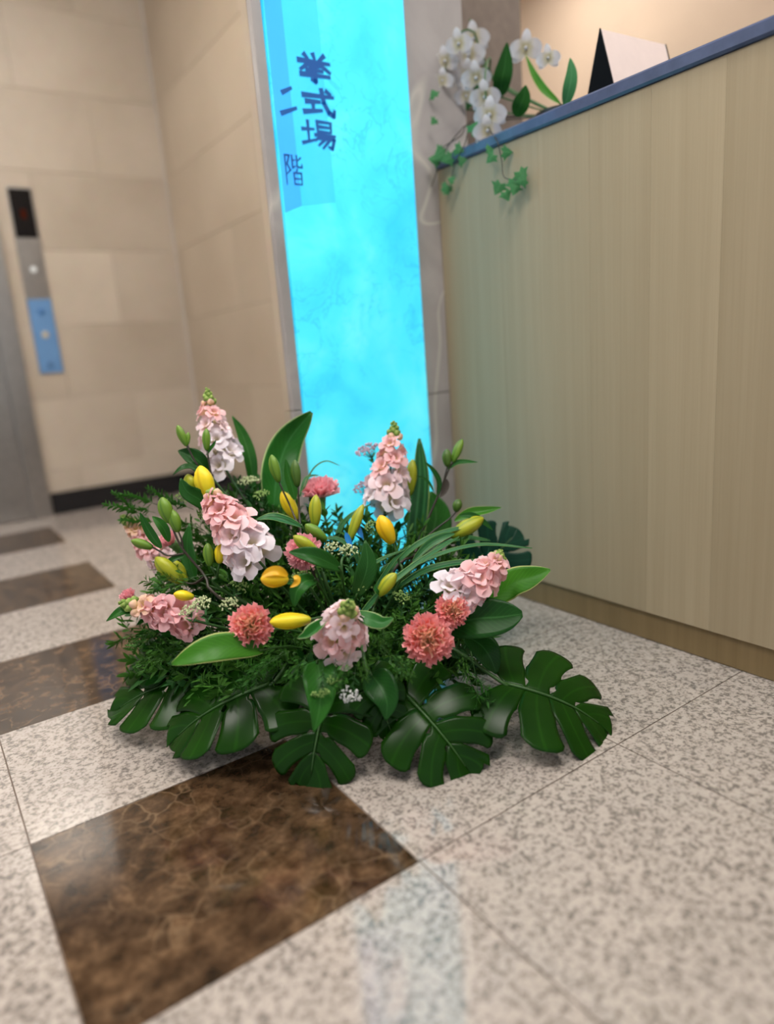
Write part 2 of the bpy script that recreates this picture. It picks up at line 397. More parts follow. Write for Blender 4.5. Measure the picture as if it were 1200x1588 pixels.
# ------------------------------------------------------------------ the setting
XC, Y2, Y1, XW = 1.2214, 1.453, 3.617, 1.279
S_ = .65/.62
fl = thing('floor', (0, 0, 0), 'polished floor of beige granite and dark brown marble tiles', 'floor'); tag(fl, kind='structure')
del fl['category']
mb = MB(); box(mb, -3.2, 4.2, -2.6, 4.6, -.08, -.0015); part('grout_bed', mb, M['grout'], fl, False)
gx0, px = .418*S_, .389*S_; gy0, py = .607*S_, .3692*S_
gap = .0024
mb = MB(); box(mb, gap/2, px-gap/2, gap/2, py-gap/2, -.012, 0)
tile_g = mb.mesh('granite_tile', False); tile_m = mb.mesh('marble_tile', False)
for i in range(-6, 5):
    for j in range(-5, 8):
        x, y = gx0+i*px, gy0+j*py
        if x > XC+.35: continue
        brown = (i == -1 and j % 2 == 0)
        o = link('marble_tile' if brown else 'granite_tile', tile_m if brown else tile_g, M['marble'] if brown else M['granite'], fl); o.location = (x, y, 0)
def panel_wall(name, ax, val, thick, a0, a1, z1, pw, ph, mat, back, zoff=0.0, aoff=0.0):
    w_ = thing(name, (0, 0, 0), None, None); tag(w_, kind='structure')
    mb = MB(); g = .0012
    if ax == 1: box(mb, a0, a1, val+.012, val+thick, 0, z1)
    else: box(mb, val+.012, val+thick, a0, a1, 0, z1)
    part('backing', mb, back, w_, False)
    cache = {}; row = 0; z = zoff
    while z < z1-.01:
        za, zb = max(0, z), min(z1, z+ph); a = aoff+(pw*.5 if row % 2 else 0)
        while a > a0: a -= pw
        while a < a1-.002:
            l, r = max(a, a0), min(a+pw, a1)
            if r-l > .01 and zb-za > .01:
                k = (round(r-l, 4), round(zb-za, 4))
                if k not in cache:
                    b = MB()
                    if ax == 1: box(b, g/2, r-l-g/2, 0, .02, g/2, zb-za-g/2, .001)
                    else: box(b, 0, .02, g/2, r-l-g/2, g/2, zb-za-g/2, .001)
                    cache[k] = b.mesh('stone_panel', False)
                o = link('stone_panel', cache[k], mat, w_); o.location = (l, val, za) if ax == 1 else (val, l, za)
            a += pw
        z += ph; row += 1
    return w_
tag(panel_wall('wall_left', 1, Y1, .15, -2.6, XW, 2.7, .60, .335, M['lime'], M['grout'], -.125, .064), 'beige limestone panel wall behind the lift call panel')
tag(panel_wall('wall_back', 0, XW, .3, Y2+.052, Y1-.001, 2.7, .60, .335, M['lime2'], M['grout'], -.125, .2), 'tan limestone wall turning towards the pillar')
mb = MB(); box(mb, 3.4, 3.55, -2.6, Y1, 0, 2.7); tag(link('wall_right', mb.mesh('wall_right', False), M['plaster']), 'warm cream wall behind the reception counter', kind='structure')
mb = MB(); box(mb, XW+.3, 3.55, Y1, Y1+.15, 0, 2.7); tag(link('wall_rear', mb.mesh('wall_rear', False), M['plaster']), 'cream wall in the corner behind the counter', kind='structure')
mb = MB(); box(mb, -2.6, 3.55, -1.2, Y1+.15, 2.7, 2.8); tag(link('ceiling', mb.mesh('ceiling', False), M['ceil']), 'plain white ceiling', kind='structure')
mb = MB(); box(mb, .50, XW, Y1-.014, Y1, 0, .105, .002); tag(link('baseboard_left', mb.mesh('baseboard_left', False), M['black']), 'black stone baseboard under the limestone wall', kind='structure')
mb = MB(); box(mb, XW-.014, XW, Y2+.052, Y1-.015, 0, .105, .002); tag(link('baseboard_back', mb.mesh('baseboard_back', False), M['black']), 'black baseboard of the tan wall beside the pillar', kind='structure')
# lift doorway
dr = thing('door_1', (-.05, Y1-.02, 0), 'brushed steel lift door with frame left of the call panel', None); tag(dr, kind='structure')
mb = MB(); box(mb, .41, .495, Y1-.03, Y1+.0, 0, 2.2, .003); part('door_jamb', mb, M['steel'], dr, False)
mb = MB(); box(mb, -.60, -.52, Y1-.03, Y1+.0, 0, 2.2, .003); part('door_jamb', mb, M['steel'], dr, False)
mb = MB(); box(mb, -.60, .495, Y1-.03, Y1+.0, 2.201, 2.3, .003); part('door_head', mb, M['steel'], dr, False)
for a, b in ((-.519, -.056), (-.054, .409)):
    mb = MB(); box(mb, a, b, Y1-.012, Y1, .004, 2.199, .002); part('door_leaf', mb, M['steel'], dr, False)
# pillar
PX0, PX1 = .742, 1.32
pil = thing('pillar', ((PX0+PX1)/2, Y2+.2, 0), 'grey stone pillar that carries the glowing blue sign', None); tag(pil, kind='structure')
mb = MB(); box(mb, PX0+.012, PX1-.012, Y2+.012, Y2+.038, 0, 2.7); part('core', mb, M['grout'], pil, False)
SX0, SX1 = .7685, 1.1345
z = 0
for h in (.53, 1.09, 1.08):
    for a, b in ((PX0, SX0-.003), (SX1+.003, PX1)):
        mb = MB(); box(mb, a, b, Y2, Y2+.02, z+.001, z+h-.001, .0012); part('stone_panel', mb, M['grey'], pil, False)
    mb = MB(); box(mb, PX0, PX0+.02, Y2+.021, Y2+.05, z+.001, z+h-.001, .001); part('stone_panel', mb, M['lime2'], pil, False)
    mb = MB(); box(mb, PX1-.02, PX1, Y2+.021, Y2+.05, z+.001, z+h-.001, .001); part('stone_panel', mb, M['grey'], pil, False)
    z += h

# ------------------------------------------------------------------ ceiling lamps
k = 0
for (x, y, lab) in ((-.3, .7, 'above the middle of the lobby'), (.45, 2.15, 'nearest to the limestone wall'), (-.9, 2.3, 'in front of the lift'), (.75, .15, 'over the front of the counter'), (2.3, .9, 'behind the reception counter'), (2.7, 2.6, 'in the corner behind the pillar')):  # the last lamp is added to brighten the cream wall
    t = thing('ceiling_lamp', (x, y, 2.7), 'square white ceiling lamp '+lab, 'lamp', 'ceiling lamps')
    mb = MB()
    for (a, b, c_, d) in ((-.32, .32, -.32, -.30), (-.32, .32, .30, .32), (-.32, -.30, -.30, .30), (.30, .32, -.30, .30)): box(mb, x+a, x+b, y+c_, y+d, 2.67, 2.7)
    part('frame', mb, M['ceil'], t, False)
    mb = MB(); box(mb, x-.298, x+.298, y-.298, y+.298, 2.68, 2.699); part('diffuser', mb, M['lampglow'], t, False)

# ------------------------------------------------------------------ sign
sg = thing('backlit_sign', ((SX0+SX1)/2, Y2, 0), 'tall glowing cyan blue sign panel with vertical dark lettering on the pillar', 'sign')
YS = Y2-.006
mb = MB(); box(mb, SX0, SX1, YS, Y2+.011, .002, 2.66, .0015); part('light_panel', mb, M['sign'], sg, False)
def signpt(x, y): return on(x, y, 1, YS)
def flat_poly(mb, pts, y0, th):
    n = len(pts); v = [(p[0], y0, p[2]) for p in pts]+[(p[0], y0-th, p[2]) for p in pts]
    f = [tuple(range(n)), tuple(range(2*n-1, n-1, -1))]+[(i, i+n, (i+1) % n+n, (i+1) % n) for i in range(n)]
    mb.add(v, f)
mb = MB(); a = signpt(446, 330); b = signpt(468, 319); e = signpt(460, 240)
flat_poly(mb, [(SX0+.001, 0, a.z), (b.x, 0, b.z), (b.x-.004, 0, 1.70), (SX0+.001, 0, 1.70)], YS, .0004); part('film_strip', mb, M['film'], sg, False)  # first of two thin strips in other blues over the panel
mb = MB(); c1 = signpt(520, 314)
flat_poly(mb, [(b.x+.0005, 0, b.z), (c1.x, 0, c1.z), (c1.x-.006, 0, 1.70), (b.x-.0035, 0, 1.70)], YS, .0003); part('film_strip', mb, M['film2'], sg, False)
G = {
 'kyo': [[(22,8),(32,22)],[(48,4),(52,20)],[(80,4),(64,24)],[(4,31),(96,29)],[(38,32),(8,62)],[(62,32),(96,60)],[(36,47),(66,43)],[(26,60),(74,58)],[(8,77),(94,74)],[(50,45),(50,97),(38,90)]],
 'shiki': [[(6,30),(94,26)],[(60,4),(65,50),(78,82),(91,92),(95,72)],[(74,7),(87,18)],[(14,51),(54,48)],[(33,51),(33,80)],[(6,88),(58,77)]],
 'jo': [[(2,37),(36,34)],[(19,8),(19,76)],[(1,84),(37,70)],[(46,7),(46,41)],[(46,7),(85,7)],[(85,7),(85,41)],[(46,24),(85,24)],[(46,41),(85,41)],[(38,53),(97,51)],[(54,54),(38,72)],[(50,63),(93,63),(85,96),(75,90)],[(67,64),(46,88)],[(81,64),(58,97)]],
 'ni': [[(22,30),(76,14)],[(6,90),(96,70)]],
 'kai': [[(7,6),(7,98)],[(7,7),(30,7),(16,34),(31,52),(13,64)],[(44,6),(44,45),(60,38)],[(44,22),(60,20)],[(69,6),(69,41),(94,42),(94,32)],[(90,12),(70,24)],[(68,48),(60,58)],[(48,60),(48,97)],[(48,60),(87,60),(87,97)],[(48,78),(87,78)],[(48,95),(87,95)]]}
def glyph(key, px0, py0, px1, py1, wd):
    p00, p10, p01 = signpt(px0, py0), signpt(px1, (py0+py1)/2), signpt((px0+px1)/2, py1)
    x0, x1, z0, z1 = signpt(px0, (py0+py1)/2).x, p10.x, signpt((px0+px1)/2, py0).z, p01.z
    mb = MB(); sx = (x1-x0)/100; sz = (z1-z0)/100
    for i, st in enumerate(G[key]):
        for (a, b) in zip(st[:-1], st[1:]):
            A = Vector((x0+a[0]*sx, 0, z0+a[1]*sz)); B = Vector((x0+b[0]*sx, 0, z0+b[1]*sz)); d = (B-A).normalized(); n = Vector((-d.z, 0, d.x))
            w0, w1 = wd*.5, wd*.5*(.62 if st[-1] == b else 1)
            A -= d*w0*.6; B += d*w1*.5
            flat_poly(mb, [A+n*w0, A-n*w0, B-n*w1, B+n*w1], YS-.0005, .0006+.00002*i)
    part('lettering', mb, M['ink'], sg, False)
glyph('kyo', 461, 83, 513, 128, .0110); glyph('shiki', 467, 137, 520, 181, .0112); glyph('jo', 468, 186, 521, 231, .0080)
glyph('ni', 433, 128, 459, 182, .0105); glyph('kai', 441, 238, 470, 288, .0042)

# ------------------------------------------------------------------ lift call panel
cpn = thing('lift_call_panel', (.61, Y1, .67), 'tall lift call panel with black display and round buttons on the limestone wall', 'control panel')
mb = MB(); box(mb, .555, .66, Y1-.006, Y1, .665, 1.48, .002); part('plate', mb, M['steel'], cpn, False)
mb = MB(); box(mb, .562, .653, Y1-.009, Y1-.006, 1.265, 1.47, .0015); d_ = part('display', mb, M['screen'], cpn, False)
mb = MB(); box(mb, .598, .618, Y1-.0096, Y1-.009, 1.345, 1.385); part('indicator', mb, emit('dim red indicator', (.5, .08, .03), .12), d_, False)
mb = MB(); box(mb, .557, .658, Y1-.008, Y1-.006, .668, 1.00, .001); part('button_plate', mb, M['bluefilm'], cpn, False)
for zz, mt, r in ((1.13, emit('lit white button', (1, .97, .9), .75), .013), (.945, plain('blue button', (.05, .17, .42), .3), .015), (.84, plain('amber button', (.5, .42, .28), .3), .015), (.705, plain('dark blue button', (.05, .13, .30), .3), .013)):
    mb = MB(); lathe(mb, [(r*.98, 0), (r, .002), (r*.8, .005), (.0004, .0055)], 16, (.608, Y1-.0075, zz), axes((0, -1, 0))); part('button', mb, mt, cpn)

# ------------------------------------------------------------------ reception counter
ct = thing('reception_counter', (XC+.2, .4, 0), 'pale oak veneered reception counter with dark polished edge beside the pillar', 'counter')
mb = MB(); box(mb, XC+.016, XC+.50, -1.5, Y2-.002, 0, 1.08); part('carcass', mb, M['plinth'], ct, False)
y = Y2-.002; ws = [.030, .075, .105, .125, .135, .14]; i = 0
while y > -1.45:
    wd = ws[min(i, len(ws)-1)]; mb = MB(); box(mb, XC-.008, XC+.012, y-wd+.00003, y-.00003, .0665, 1.0795, .0003)
    o = link('veneer_board', mb.mesh('veneer_board', False, (0, y-wd/2, 0)), M['wood'], ct); o.location = (-ct.location.x, y-wd/2-ct.location.y, 0)
    y -= wd; i += 1
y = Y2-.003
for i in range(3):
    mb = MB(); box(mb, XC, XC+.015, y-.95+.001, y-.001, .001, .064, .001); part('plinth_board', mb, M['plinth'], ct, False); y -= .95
mb = MB(); box(mb, XC-.016, XC+.55, -1.5, Y2-.001, 1.0805, 1.1065, .004); part('counter_top', mb, M['rim'], ct, False)
ZT = 1.1065

# ------------------------------------------------------------------ bowl under the flowers
FC = Vector((.64, 1.10, .10))
bw = thing('flower_bowl', (FC.x, FC.y, 0), 'low black bowl hidden beneath the floor flower arrangement', 'bowl')
mb = MB(); lathe(mb, [(.09, 0), (.115, .01), (.135, .06), (.14, .085), (.134, .085), (.128, .06)], 28, (FC.x, FC.y, .001)); part('bowl_body', mb, M['bowl'], bw)
mb = MB(); lathe(mb, [(.12, .03), (.125, .085), (.09, .115), (.01, .12)], 20, (FC.x, FC.y, .001)); part('floral_foam', mb, M['foam'], bw)
def root(p, k=.55):                   # where a stem enters the foam
    d = Vector(p)-FC; d.z = 0
    return FC+Vector((d.x*.22, d.y*.22, -.01+random.uniform(-.01, .01)))
def to_cam(p): return (CAM-Vector(p)).normalized()
UP = Vector((0, 0, 1))

# ------------------------------------------------------------------ monstera leaves
def lerp_list(T, V, t):
    for a, b, u, v in zip(T[:-1], T[1:], V[:-1], V[1:]):
        if t <= b: return u+(v-u)*(t-a)/(b-a)
    return V[-1]
def monstera(label, J, K, nrm, width=1.0, arch=.10, side=.16, seed=0, mat='monstera', slit=1.0, petiole=True):
    rnd = random.Random(seed); J = Vector(J); K = Vector(K)
    L = (K-J).length; Y = (K-J)/L; nrm = Vector(nrm); X = Y.cross(nrm).normalized(); Z = X.cross(Y)
    t_ = thing('monstera_leaf', J, label, 'leaf', 'monstera leaves around the foot of the arrangement')
    wob = [rnd.uniform(-.05, .05) for _ in range(16)]
    def pos(t, s, sd, fi):
        W = lerp_list([0, .1, .28, .5, .7, .86, 1], [.44, .54, .60, .56, .45, .33, .20], t)*width
        a = math.radians(lerp_list([0, .15, .4, .7, .9, 1], [142, 112, 80, 55, 30, 0], t))-math.radians(16)*s
        x = sd*W*s*math.sin(a); y = t*.86+W*s*math.cos(a)*(1 if t < .8 else .75)
        r2 = x*x
        z = arch*math.sin(math.pi*max(-.2, min(1.1, y*.9+.05)))-side*r2*2.2-.10*max(0, y-.6)**1.5+.05*abs(x)**.5*(1 if s > 0 else 0)+wob[fi]*s*s
        return J+(X*x+Y*y+Z*z)*L
    mb = MB(); tb = [0, .20, .43, .69, 1.0]
    for sd in (-1, 1):
        for i in range(4):
            a, b = tb[i], tb[i+1]; s0 = rnd.uniform(.28, .5); gp = rnd.uniform(.15, .26)*slit; hole = rnd.random() < .6 and 0 < i < 3
            ns, nu = 16, 8; v = []; c = []; f = []
            for q in range(ns+1):
                for u in range(nu+1):
                    uu = u/nu*2-1
                    end = 1-.13*abs(uu)**3.2 if i < 3 else 1-.10*abs(uu)**2
                    s = q/ns*end
                    kk = 1 if s < s0 else 1-gp*math.sin(math.pi*min(1, (s-s0)/(1-s0)*.8+.02))**.6
                    if hole and .08 < s < .22: kk = 1-.25*math.sin((s-.08)/.14*math.pi)
                    lo = 1 if i == 0 else kk; hi = 1 if i == 3 else kk
                    t = (a+b)/2+(b-a)/2*(uu*(lo if uu < 0 else hi))
                    v.append(pos(t, s, sd, i+6*(sd > 0))); c.append((s, u/nu, t))
            for q in range(ns):
                for u in range(nu):
                    k = q*(nu+1)+u; fc = (k, k+1, k+nu+2, k+nu+1)
                    f.append(fc if sd < 0 else fc[::-1])
            mb.add(v, f, c)
    bl = part('leaf_blade', mb, M[mat], t_)
    so = bl.modifiers.new('thick', 'SOLIDIFY'); so.thickness = .0011; so.offset = -1
    mb = MB(); tube(mb, [pos(t, 0, 1, 0)+Z*.0012 for t in (0, .25, .5, .75, .98)], .0032, 6, 12, .0008); part('midrib', mb, M['rib'], t_)
    if petiole:
        r = root(J); mid = (J+r)/2+UP*.05
        mb = MB(); tube(mb, [r, mid, J-Y*.012+UP*.004, J+Y*.01], .004, 6, 10, .003); part('stalk', mb, M['rib'], t_)
    return t_
def fl_(x, y, z=.004):
    p = on(x, y, 2, z); return p
# front ones droop from the bowl onto the tiles
monstera('glossy monstera leaf at the right, spread flat towards the counter', at(782, 1062, 1.17), at(950, 1138, 1.155), UP*1.0-RZ*.42+RX*.05, .98, .10, .10, 3)
monstera('large split monstera leaf at the front, right of the brown tile', at(630, 1080, 1.14), at(738, 1212, 1.075), UP*.9-RZ*.7, .95, .10, .12, 5)
monstera('monstera leaf at the front over the corner of the brown tile', at(506, 1086, 1.12), at(480, 1222, 1.075), UP*.85-RZ*.8-RX*.05, 1.12, .10, .14, 8)
monstera('dark monstera leaf at the front left beside the brown tile', at(420, 1062, 1.18), at(256, 1160, 1.175), UP*1.0-RZ*.5-RX*.1, .82, .10, .16, 11, slit=.55)
monstera('leftmost monstera leaf, lying low over the granite tiles', at(335, 1040, 1.28), at(164, 1112, 1.29), UP*1.0-RZ*.55-RX*.15, .78, .08, .14, 14, slit=.5)
monstera('bluish monstera leaf standing at the back against the counter', at(730, 905, 1.52), at(806, 820, 1.50), UP*.4-RZ*.9, .95, .05, .10, 17, 'monstera2')
monstera('half hidden monstera leaf low at the left under the pink spike', at(290, 1010, 1.30), at(192, 1042, 1.36), UP*.9-RZ*.6, .75, .10, .2, 21, slit=.6)
monstera('half hidden monstera leaf between the two front monstera leaves', at(572, 1050, 1.13), at(612, 1150, 1.11), UP*.8-RZ*.8, .75, .08, .2, 25, slit=.5)

# ------------------------------------------------------------------ broad leaves
def leaf(label, pts, w, mat='leaf', hint=None, fold=.25, group='broad leaves in the arrangement', name='broad_leaf', power=.75, peak=.85, wave=0, twist=0, stalk=True):
    P = [at(*p) for p in pts]
    t_ = thing(name, P[0], label, 'leaf', group); h = hint if hint is not None else to_cam(P[-1])+UP*.4
    mb = MB(); blade(mb, P, w, h, fold, 18, 4, power, peak, wave, twist); bl = part('leaf_blade', mb, M[mat], t_)
    so = bl.modifiers.new('thick', 'SOLIDIFY'); so.thickness = .0006
    if stalk:
        mb = MB(); r = root(P[0]); tube(mb, [r, (r*.4+P[0]*.6)+UP*.015, P[0], P[0].lerp(P[1], .12)], .0024, 5, 8, .0016); part('stalk', mb, M['rib'], t_)
    return t_
CAMW = -RZ
leaf('tall upright glossy leaf with pale edge in front of the blue sign', [(424, 790, 1.42), (430, 735, 1.44), (447, 685, 1.46), (483, 639, 1.45)], .078, 'leafedge', CAMW+RX*.25, .35, power=.62, peak=.9)
leaf('narrow upright leaf behind the tall pink spike at the left', [(392, 760, 1.46), (388, 715, 1.47), (376, 675, 1.48), (360, 645, 1.48)], .030, 'leaf', CAMW+RX*.5, .3)
leaf('light green leaf with pale edge pointing left below the red carnation', [(408, 1008, 1.12), (360, 1002, 1.10), (315, 1010, 1.08), (266, 1030, 1.07)], .048, 'leaflight', UP*.6+CAMW, .12, power=.7, peak=.95)
leaf('bright green leaf with pale edge pointing right towards the counter', [(755, 935, 1.25), (790, 908, 1.24), (820, 897, 1.22), (853, 884, 1.20)], .058, 'leaflight', UP*.75+CAMW, .2, power=.7)
leaf('oval green leaf under the pink spike at the right', [(690, 972, 1.17), (735, 960, 1.16), (775, 957, 1.15), (810, 952, 1.14)], .070, 'leafdark', UP*.45+CAMW, .15, power=.55)
leaf('pointed leaf hanging straight down at the front', [(492, 1025, 1.10), (497, 1060, 1.07), (495, 1100, 1.05), (486, 1136, 1.04)], .056, 'leaf', UP*.3+CAMW+RX*.15, .3, power=.95, peak=.55)
leaf('upright striped blade leaf behind the central pink spike', [(640, 870, 1.45), (648, 800, 1.47), (653, 740, 1.49), (650, 680, 1.50)], .046, 'blade', CAMW-RX*.2, .3, power=.6, peak=.75)
leaf('broad green leaf behind the striped blade by the grey pillar edge', [(668, 860, 1.50), (672, 825, 1.52), (676, 795, 1.53), (668, 762, 1.54)], .075, 'leaf', CAMW, .15)
leaf('small folded leaf with cream edge beside the yellow bud at the front', [(505, 962, 1.09), (490, 978, 1.07), (476, 988, 1.06), (461, 990, 1.06)], .030, 'leafedge', UP+CAMW*.5, .75)
leaf('small leaf with pale edge right of the pale pink spike at the front', [(553, 950, 1.10), (572, 960, 1.08), (592, 966, 1.07), (610, 958, 1.07)], .026, 'leafedge', UP*.8+CAMW, .2)
leaf('small drooping leaf right of the golden bud', [(490, 900, 1.14), (473, 902, 1.12), (460, 918, 1.11), (456, 942, 1.11)], .030, 'leaf', UP*.5+CAMW, .3)
leaf('dark lance leaf crossing in front of the half hidden carnation', [(528, 882, 1.15), (500, 868, 1.13), (475, 860, 1.12), (448, 856, 1.12)], .032, 'leafdark', UP*.6+CAMW, .3)
leaf('dark upright leaf in the middle of the arrangement', [(552, 925, 1.16), (565, 895, 1.15), (570, 870, 1.15), (566, 838, 1.16)], .036, 'leafdark', CAMW, .25)
leaf('broad dark leaf low at the front between two monstera leaves', [(575, 1045, 1.12), (590, 1065, 1.10), (600, 1090, 1.085), (598, 1118, 1.08)], .056, 'leafdark', UP*.5+CAMW, .35, power=.9, peak=.65)
leaf('narrow leaf crossing the dark gap left of the centre', [(470, 818, 1.27), (445, 808, 1.25), (420, 802, 1.24), (396, 806, 1.24)], .022, 'blade', UP*.8+CAMW*.6, .3)
leaf('dark leaf left of the tall pink spike', [(325, 735, 1.37), (308, 715, 1.36), (292, 705, 1.36), (276, 699, 1.36)], .036, 'leafdark', UP*.4+CAMW, .3)
leaf('thin pointed leaf reaching left over the black baseboard', [(320, 742, 1.33), (300, 727, 1.32), (284, 726, 1.31), (268, 736, 1.31)], .020, 'leafdark', UP*.8+CAMW*.5, .4)
leaf('dark leaf tip under the left pair of yellow buds', [(330, 790, 1.30), (310, 775, 1.29), (290, 762, 1.28), (280, 742, 1.28)], .034, 'leafdark', UP*.4+CAMW, .3)
leaf('dark upright leaf behind the left lily stem', [(302, 900, 1.25), (294, 870, 1.26), (290, 845, 1.27), (294, 812, 1.28)], .030, 'leafdark', CAMW, .3)
leaf('pale leaf tip at the far left below the pink spike', [(225, 950, 1.22), (205, 945, 1.21), (185, 950, 1.20), (165, 963, 1.20)], .024, 'leaf', UP*.7+CAMW*.6, .3)
leaf('dark leaf behind the oval leaf at the right', [(720, 985, 1.2), (745, 1000, 1.19), (760, 1020, 1.18), (770, 1045, 1.18)], .050, 'leafdark', UP*.6+CAMW*.7, .2)
# arching ribbon leaves, right of centre
RB = [([(540, 985, 1.17), (580, 930, 1.16), (640, 878, 1.18), (712, 832, 1.22)], .016, 'reaching from the front middle up to the right bud'),
      ([(600, 905, 1.28), (660, 868, 1.28), (740, 845, 1.27), (825, 850, 1.26)], .012, 'reaching furthest right in front of the counter'),
      ([(610, 915, 1.30), (660, 885, 1.28), (720, 872, 1.27), (790, 875, 1.26)], .020, 'arching above the right pink spike'),
      ([(590, 900, 1.32), (640, 850, 1.32), (690, 825, 1.33), (740, 815, 1.33)], .018, 'passing under the right yellow green bud'),
      ([(580, 915, 1.25), (600, 885, 1.24), (615, 865, 1.24), (636, 845, 1.24)], .012, 'just above the small yellow green bud'),
      ([(545, 920, 1.25), (560, 890, 1.24), (590, 868, 1.24), (628, 852, 1.24)], .012, 'pale and thin left of the small yellow green bud'),
      ([(520, 840, 1.38), (530, 815, 1.39), (548, 797, 1.39), (575, 782, 1.40)], .016, 'below the central pink spike'),
      ([(620, 900, 1.34), (670, 850, 1.36), (715, 835, 1.37), (760, 838, 1.38)], .022, 'behind the right yellow green bud'),
      ([(560, 880, 1.33), (545, 850, 1.33), (520, 835, 1.33), (498, 838, 1.33)], .014, 'bending left above the middle'),
      ([(470, 760, 1.40), (485, 728, 1.42), (505, 715, 1.43), (527, 722, 1.43)], .005, 'hair thin in front of the blue sign'),
      ([(465, 770, 1.40), (472, 745, 1.41), (482, 738, 1.42), (494, 737, 1.42)], .009, 'short and dark before the lower blue sign')]
for P, wd, lb in RB: leaf('thin arching ribbon leaf '+lb, P, wd*.78, 'blade', UP*.8+CAMW*.6, .3, 'arching ribbon leaves', 'ribbon_leaf', .5, .8, stalk=False)

# ------------------------------------------------------------------ lilies
BUDP = [(.22, 0), (.45, .04), (.66, .14), (.86, .30), (.98, .46), (1, .58), (.90, .72), (.68, .85), (.40, .94), (.18, .985), (.03, 1)]
def lily(label, stem, buds, leaves=(), dark=True):
    S = [at(*p) for p in stem]; r = root(S[0])
    t_ = thing('lily_stem', r, label, 'lily', 'lily stems in bud')
    mb = MB(); tube(mb, [r]+S, .0032, 6, 14, .0018); part('stem', mb, M['stemdark' if dark else 'stem'], t_)
    for i, b in enumerate(buds):
        base, tip, wpx, mt = b[0], b[1], b[2], b[3]
        A, B = at(*base), at(*tip); ax = B-A; L = ax.length; rad = wpx/2/F*base[2]
        mb = MB(); lathe(mb, [(q*rad, z*L) for q, z in BUDP], 18, A, axes(ax, to_cam(A)+RX*.5), .09, 3)
        bd = part('bud', mb, M[mt], t_)
        if len(b) > 4:
            Q = [at(*p) for p in b[4]]
            mb = MB(); tube(mb, Q+[A+ax*.02], .0019, 5, 8, .0017); part('branch', mb, M['stemdark' if dark else 'stem'], t_)
    for (P, wd, mt) in leaves:
        Q = [at(*p) for p in P]; mb = MB(); blade(mb, Q, wd, to_cam(Q[0])+UP*.5, .35, 12, 3, .7); part('petal' if mt.startswith('bud') else 'leaf', mb, M[mt], t_)
    return t_
d = 1.23
lily('dark forked lily stem with narrow green buds at the far left', [(345, 930, 1.2), (318, 893, d), (286, 855, d), (273, 832, d), (264, 808, d)],
     [((264, 811, d), (251, 771, d), 22, 'bud_g'), ((277, 825, d), (266, 790, d), 19, 'bud_g', [(284, 852, d), (282, 838, d)]), ((237, 849, d), (203, 838, d), 15, 'bud_g', [(286, 858, d), (262, 862, d), (248, 855, d)]),
      ((283, 903, d), (241, 864, d), 27, 'bud_yg', [(318, 893, d), (300, 905, d)]), ((288, 905, 1.25), (266, 868, 1.25), 24, 'bud_yg', [(318, 895, d), (303, 905, 1.24)])],
     [([(250, 850, d), (238, 835, d), (226, 815, d), (217, 795, d)], .018, 'leafdark'), ([(262, 840, 1.26), (255, 822, 1.26), (246, 810, 1.26), (236, 801, 1.26)], .020, 'leaf'), ([(285, 862, d), (272, 866, d), (262, 872, d), (254, 882, d)], .012, 'leafdark')])
d = 1.35
lily('lily stem with two yellow and three green buds under the tallest pink spike', [(345, 800, 1.32), (336, 775, d), (330, 748, d), (325, 722, d), (321, 699, d)],
     [((327, 778, 1.30), (310, 722, 1.30), 30, 'bud_y', [(340, 800, 1.32), (334, 790, 1.31)]), ((300, 765, 1.32), (291, 735, 1.32), 20, 'bud_yg', [(336, 795, 1.32), (312, 780, 1.32)]),
      ((321, 699, d), (320, 664, d), 13, 'bud_g'), ((290, 692, d), (275, 659, d), 13, 'bud_g', [(330, 748, d), (308, 724, d)]), ((291, 690, d), (292, 670, d), 8, 'bud_g', [(308, 724, d), (296, 704, d)])],
     [([(320, 706, d), (326, 696, d), (331, 690, d), (335, 682, d)], .008, 'leaf')])
lily('short lily stem with a green and a yellow bud left of the centre', [(345, 915, 1.24), (336, 895, 1.23), (328, 880, 1.22)],
     [((326, 878, 1.22), (322, 842, 1.22), 17, 'bud_g'), ((340, 874, 1.22), (344, 842, 1.22), 18, 'bud_y', [(336, 895, 1.23), (338, 884, 1.22)])], dark=False)
d = 1.33
lily('dark lily stem with upright buds in front of the tall glossy leaf', [(470, 850, 1.28), (466, 825, 1.3), (464, 795, d), (462, 752, d)],
     [((462, 755, d), (457, 713, d), 16, 'bud_d'), ((433, 748, d), (421, 705, d), 17, 'bud_g', [(466, 825, 1.3), (450, 785, d), (440, 764, d)]),
      ((462, 806, d+.02), (437, 762, d+.02), 22, 'bud_y', [(466, 828, 1.3), (464, 818, 1.32)])],
     [([(457, 775, d), (453, 755, d), (447, 735, d), (443, 712, d)], .021, 'leaf')])
d = 1.24
lily('lily stem with three plump yellow green buds in the centre', [(505, 900, 1.2), (500, 880, d), (496, 850, d), (490, 816, d)],
     [((489, 818, 1.27), (490, 767, 1.27), 20, 'bud_yg'), ((506, 838, d), (473, 813, d), 20, 'bud_g', [(500, 880, d), (505, 855, d)]), ((494, 858, 1.16), (455, 831, 1.15), 20, 'bud_yg', [(502, 885, 1.2), (500, 868, 1.17)])], dark=False)
lily('single slim green bud leaning right below the blue sign', [(530, 885, 1.3), (535, 860, 1.33), (541, 838, 1.35)], [((541, 840, 1.35), (563, 782, 1.36), 17, 'bud_yg')], dark=False)
lily('lily stem with a golden bud under the central pink spike', [(620, 900, 1.25), (618, 870, 1.25), (610, 842, 1.25)],
     [((609, 843, 1.25), (589, 799, 1.25), 27, 'bud_o')], dark=False)
lily('lily stem with a dull yellow bud half hidden behind the central pink spike', [(636, 860, 1.46), (637, 810, 1.47), (636, 768, 1.48)], [((636, 768, 1.48), (640, 712, 1.48), 18, 'bud_yg')])
